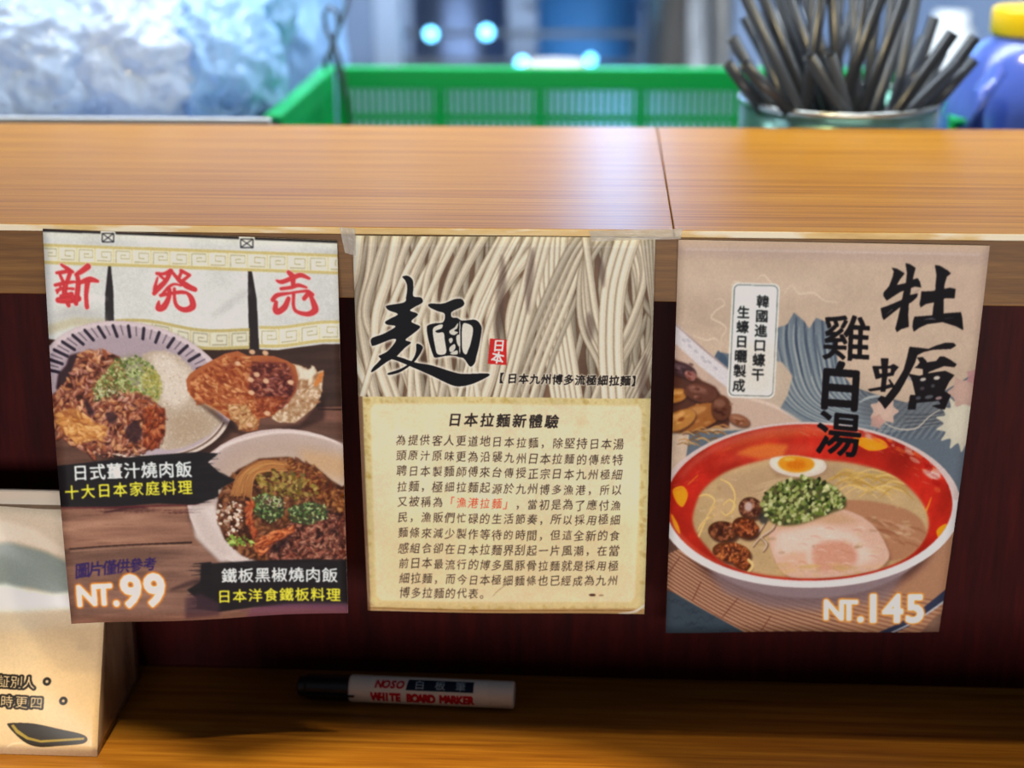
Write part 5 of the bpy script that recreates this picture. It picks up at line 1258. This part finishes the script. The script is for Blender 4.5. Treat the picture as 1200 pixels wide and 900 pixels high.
# wire skimmer handle beside the basket
bm = bmesh.new(); Yw = 1.93
P = [at(x, y, Yw) for x, y in ((415, 190), (408, 130), (402, 92), (399, 70), (392, 52), (382, 34), (379, 18), (386, 8), (395, 14), (397, 30), (391, 50), (384, 66), (380, 82))]
bm_tube(bm, P, .0032, 8)
P2 = [at(x, y, Yw + .01) for x, y in ((408, 128), (400, 96), (388, 60), (398, 30), (407, 6), (410, -12))]
bm_tube(bm, P2, .0026, 8)
wh = from_bm('wire_hook', bm, mat('grey_wire', (92, 96, 104), rough=.35, metal=.7), None, True); tag(wh, 'twisted grey wire hook sticking up by the left end of the green basket', 'hook')

# steel post and the blurred things on the stove counter
bm = bmesh.new(); p = at(455, 40, 2.95)
bm_box(bm, p.x - .024, p.x + .024, p.y - .02, p.y + .02, -1.10, 1.3, .004)
tag(from_bm('steel_post', bm, mat('bright_steel', (190, 206, 226), rough=.3, metal=.6), None), 'pale steel post standing between the bags and the stove', 'post')
def pot(name, px, py0, Y, r, h, m, label, cat, lid=True):
    c = at(px, 60, Y); e = empty(name, (c.x, Y, RZ + .0005), label, cat); b = bmesh.new(); z = RZ + .001
    bm_lathe(b, [(r * .96, z), (r, z + .01), (r, z + h), (r + .008, z + h + .002), (r + .008, z + h + .008), (r - .004, z + h + .008), (r - .006, z + h), (r - .006, z + .008)], 40, c.x, Y, True)
    from_bm('body', b, m, e, True)
    for s in (-1, 1):
        b = bmesh.new(); zz = z + h * .8
        bm_tube(b, [(c.x + s * r, Y - .03, zz), (c.x + s * (r + .035), Y - .028, zz + .005), (c.x + s * (r + .035), Y + .028, zz + .005), (c.x + s * r, Y + .03, zz)], .005, 8)
        from_bm('handle', b, M_steel, e, True)
    return e
pot('stock_pot', 806, 0, 3.30, .095, .33, mat('pot_steel', (176, 170, 164), rough=.28, metal=.9), 'tall steel stock pot on the stove counter behind the straws', 'pot')
pot('blue_tub', 690, 0, 3.50, .118, .24, mat('blue_tub_plastic', (72, 142, 206), rough=.4), 'blue round tub on the stove counter', 'tub')
pot('stock_pot', 540, 0, 3.52, .11, .30, mat('pot_steel_dull', (110, 122, 146), rough=.3, metal=.8), 'wide dull steel pot on the stove counter, right of the post', 'pot')
# stacked bowls in front of the blue tub
M_bowl = mat('white_bowl', (222, 216, 206), rough=.35)
bc_ = at(650, 70, 3.16)
for k in range(4):
    b = bmesh.new(); z = RZ + .0008 + k * .0225; r = .065
    bm_lathe(b, [(r * .42, z), (r * .45, z + .006), (r * .8, z + .022), (r, z + .048), (r - .003, z + .048), (r * .78, z + .025), (r * .4, z + .009)], 32, bc_.x, 3.16, True)
    o = from_bm('bowl', b, M_bowl, None, True)
    tag(o, ['white bowl at the bottom of the blurred stack', 'white bowl second from the bottom of the blurred stack', 'white bowl second from the top of the blurred stack', 'white bowl on top of the blurred stack'][k], 'bowl', 'stacked bowls on the stove counter')
# frying pan
fc = at(735, 92, 3.12); fp = empty('frying_pan', (fc.x, 3.12, RZ), 'dark frying pan with long handle on the stove counter', 'pan')
b = bmesh.new(); bm_lathe(b, [(.09, RZ + .0005), (.12, RZ + .03), (.123, RZ + .03), (.118, RZ + .028), (.088, RZ + .004)], 36, fc.x, 3.12, True)
M_pan = mat('pan_black', (28, 26, 28), rough=.45); from_bm('pan_body', b, M_pan, fp, True)
b = bmesh.new(); bm_tube(b, [(fc.x + .118, 3.12, RZ + .026), (fc.x + .2, 3.13, RZ + .05), (fc.x + .30, 3.14, RZ + .06)], [.009, .010, .012], 10); from_bm('handle', b, M_pan, fp, True)
# chopping board
cb = at(508, 92, 3.14)
tag(box('chopping_board', cb.x - .11, cb.x + .11, 3.08, 3.22, RZ + .0005, RZ + .035, mat('board_cream', (206, 190, 166), rough=.6), None, .004), 'cream chopping board lying on the stove counter', 'board')
# glowing beads added to stand in for blurred glints over the stove
M_glint = mat('cyan_glint', (120, 220, 255), emit=(110, 205, 255), emit_s=7)
rail = empty('stove_rail', (at(590, 40, 3.3).x, 3.3, RZ), 'steel rail with glowing cyan beads standing in for blurred glints over the stove counter', 'rail')
def glint_bead(px, py, Y, r=.012):
    c = at(px, py, Y); b = bmesh.new(); bmesh.ops.create_uvsphere(b, u_segments=16, v_segments=10, radius=r)
    for v in b.verts: v.co = Vector((c.x + v.co.x, c.y + v.co.y * .5, c.z + v.co.z))
    o = from_bm('lamp', b, M_glint, rail, True); return c  # emissive bead in place of a glint, no fixture
cs = [glint_bead(505, 40, 3.29), glint_bead(570, 38, 3.29, .013), glint_bead(612, 74, 3.29), glint_bead(692, 70, 3.29, .010)]
rz = cs[0].z
box('rail_bar', cs[0].x - .1, cs[3].x + .1, 3.298, 3.31, rz - .006, rz + .006, M_steel, rail)
box('lower_bar', cs[0].x - .1, cs[3].x + .1, 3.298, 3.31, cs[2].z - .006, cs[2].z + .006, M_steel, rail)
for x in (cs[0].x - .095, cs[3].x + .095): box('upright', x - .006, x + .006, 3.312, 3.324, RZ + .0005, rz + .006, M_steel, rail)
# pale jars on a back shelf at the right
for i, (px, r, lab) in enumerate(((922, .045, 'white blurred jar on the stove counter behind the straws'), (1116, .05, 'white blurred jar on the stove counter between straws and blue jug'))):
    c = at(px, 10, 3.3); b = bmesh.new(); bm_lathe(b, [(r * .95, RZ + .0005), (r, RZ + .02), (r, RZ + .16), (r * .7, RZ + .185), (r * .7, RZ + .205)], 28, c.x, 3.3, True)
    o = from_bm('jar', b, mat('jar_white_%d' % i, (226, 226, 222), rough=.3), None, True); tag(o, lab, 'jar')
# blue jug with yellow cap
jc = at(1205, 100, 1.75); jg = empty('plastic_jug', (jc.x, 1.75, WZ), 'blue violet plastic jug with yellow cap at the right edge behind the bar', 'jug')
zt = at(1205, 44, 1.75).z; b = bmesh.new()
bm_lathe(b, [(.086, WZ + .0005), (.091, WZ + .01), (.093, zt - .11), (.090, zt - .08), (.082, zt - .05), (.068, zt - .022), (.056, zt - .006), (.046, zt + .000), (.040, zt + .004)], 48, jc.x, 1.75, True)
from_bm('body', b, mat('jug_blue', (92, 120, 222), rough=.22, trans=.25, coat=.5), jg, True)
b = bmesh.new(); bm_lathe(b, [(.046, zt + .0045), (.047, zt + .007), (.047, zt + .030), (.044, zt + .033)], 40, jc.x, 1.75, True); tag(from_bm('cap', b, mat('cap_yellow', (240, 200, 20), rough=.35), jg, True), 'yellow screw cap')
b = bmesh.new(); bm_tube(b, [(jc.x - .055, 1.67, zt - .025), (jc.x - .075, 1.645, zt - .045), (jc.x - .080, 1.642, zt - .08), (jc.x - .075, 1.652, zt - .11)], .010, 12); from_bm('handle', b, bpy.data.materials['jug_blue'], jg, True)

# tin full of black straws
CY, CRd = 1.582, .1005
tc_ = at(983, 128, CY); cz = at(983, 134, CY - CRd).z
tin = empty('straw_tin', (tc_.x, CY, WZ), 'round silver and green tin holding black straws behind the bar', 'tin')
b = bmesh.new(); bm_lathe(b, [(CRd - .002, WZ + .0005), (CRd, WZ + .004), (CRd, cz - .004), (CRd - .0015, cz - .004), (CRd - .0015, WZ + .004), (CRd - .004, WZ + .003)], 64, tc_.x, CY, True)
from_bm('body', b, mat('tin_printed', (70, 130, 90), rough=.25, metal=.6, var=((150, 190, 200), 5, (1.6, 1.6, .1))), tin, True)
b = bmesh.new(); bm_lathe(b, [(CRd - .002, cz - .005), (CRd + .0018, cz - .004), (CRd + .0022, cz), (CRd, cz + .0015), (CRd - .002, cz)], 64, tc_.x, CY); tag(from_bm('rolled_rim', b, mat('tin_rim', (206, 210, 206), rough=.25, metal=.9), tin, True), 'silver rolled rim')
M_straw = mat('black_straw', (34, 36, 40), rough=.28); M_straw2 = mat('grey_black_straw', (54, 58, 64), rough=.34)
rs = random.Random(5)
def straw(tip, base, Yt, Yb, m, label, r=.0062):
    T = at(tip[0], tip[1], Yt); Bp = at(base[0], base[1], Yb); d = (Bp - T).normalized(); e = Bp
    for k in range(400):
        q = e + d * .001
        if q.z < WZ + .006 or math.hypot(q.x - tc_.x, q.y - CY) > CRd - .0105: break
        e = q
    b = bmesh.new(); n = 14; a = d.cross(Vector((0, 1, .2))).normalized(); c = d.cross(a); rings = []
    for P_, rr in ((e, r), (T, r), (T + d * .0004, r - .0011), (T + d * .03, r - .0011)):
        rings.append([b.verts.new(P_ + (a * math.cos(2 * math.pi * k / n) + c * math.sin(2 * math.pi * k / n)) * rr) for k in range(n)])
    for p, q in zip(rings, rings[1:]):
        for k in range(n): b.faces.new((p[k], p[(k + 1) % n], q[(k + 1) % n], q[k]))
    b.faces.new(rings[0])
    o = from_bm('straw', b, m, None, True)
    return tag(o, label, 'straw', 'black straws in the tin')
G = 'black drinking straw standing in the crowded middle of the tin'
S = [((858, 44), (905, 128), 1.544, 1.544, 'short black straw with raised tip at the far left of the tin'), ((853, 74), (892, 128), 1.529, 1.534, 'lowest black straw leaning out at the left of the tin'),
     ((872, 75), (924, 130), 1.489, 1.499, 'shiny short black straw in front at the left of the tin'), ((948, 66), (988, 130), 1.489, 1.504, 'black straw with open tip left of centre in the front'),
     ((972, 64), (992, 130), 1.494, 1.509, 'black straw with open tip in the centre front'), ((1083, 44), (1044, 128), 1.584, 1.564, 'black straw with open tip behind, right of centre'),
     ((1117, 38), (1052, 130), 1.504, 1.504, 'long black straw leaning right in front'), ((1143, 44), (1078, 130), 1.544, 1.534, 'black straw reaching furthest right with slanting tip'),
     ((1141, 70), (1090, 128), 1.554, 1.544, 'lowest black straw leaning out at the right of the tin'), ((1124, 72), (1066, 130), 1.514, 1.514, 'black straw just under the furthest right one'),
     ((862, -30), (936, 130), 1.514, 1.509, 'long black straw leaning left, leftmost of those passing the top edge'), ((884, -30), (948, 130), 1.544, 1.534, None), ((903, -30), (960, 128), 1.584, 1.564, None),
     ((929, -30), (934, 120), 1.604, 1.584, None), ((966, -30), (944, 128), 1.524, 1.519, 'long shiny black straw crossing to lower left near the centre'), ((975, -30), (983, 128), 1.529, 1.524, 'long black straw standing almost upright at the centre'),
     ((1020, -30), (992, 128), 1.544, 1.534, None), ((1042, -30), (984, 128), 1.519, 1.514, 'long black straw leaning right across the centre'), ((1070, -30), (1012, 128), 1.524, 1.519, 'long black straw leaning right, right of centre'),
     ((1062, 24), (1025, 128), 1.564, 1.554, None), ((1000, -30), (1004, 128), 1.584, 1.574, None), ((915, -30), (972, 128), 1.564, 1.544, None), ((950, -30), (956, 128), 1.604, 1.594, None),
     ((986, -30), (970, 128), 1.614, 1.604, None), ((1050, -30), (1030, 128), 1.614, 1.604, None), ((898, 10), (945, 128), 1.614, 1.594, None), ((1095, 20), (1060, 128), 1.604, 1.594, None),
     ((1030, -30), (1015, 128), 1.624, 1.614, None), ((873, 20), (930, 128), 1.604, 1.584, None), ((938, -20), (985, 128), 1.634, 1.624, None), ((1008, -10), (960, 128), 1.634, 1.624, None),
     ((1076, -20), (1048, 128), 1.564, 1.544, None), ((890, 40), (918, 128), 1.574, 1.564, None), ((1104, 60), (1072, 128), 1.584, 1.574, None)]
tops = sorted((t[0] + (bb[0] - t[0]) * (-t[1]) / (bb[1] - t[1]), i) for i, (t, bb, _, _, _) in enumerate(S) if t[1] < 0)
ORD = ['first', 'second', 'third', 'fourth', 'fifth', 'sixth', 'seventh', 'eighth', 'ninth', 'tenth', 'eleventh', 'twelfth', 'thirteenth', 'fourteenth', 'fifteenth', 'sixteenth', 'seventeenth', 'eighteenth', 'nineteenth', 'twentieth', 'twenty first', 'twenty second']
rank = {i: k for k, (_, i) in enumerate(tops)}
own = {19: 'black straw ending just under the picture top, right of centre', 25: 'black straw behind, tip just under the picture top at the left', 26: 'black straw behind, tip just under the picture top at the right', 28: 'black straw behind the short ones at the left, leaning left', 32: 'thin looking black straw half hidden behind the short ones at the left', 33: 'black straw half hidden under the straws leaning far right'}
for i, (t, bb, yt, yb, lab) in enumerate(S):
    if lab is None: lab = own.get(i) or 'black straw reaching out of the picture top, %s from the left' % ORD[rank[i]]
    straw(t, bb, yt, yb, M_straw if rs.random() < .6 else M_straw2, lab)
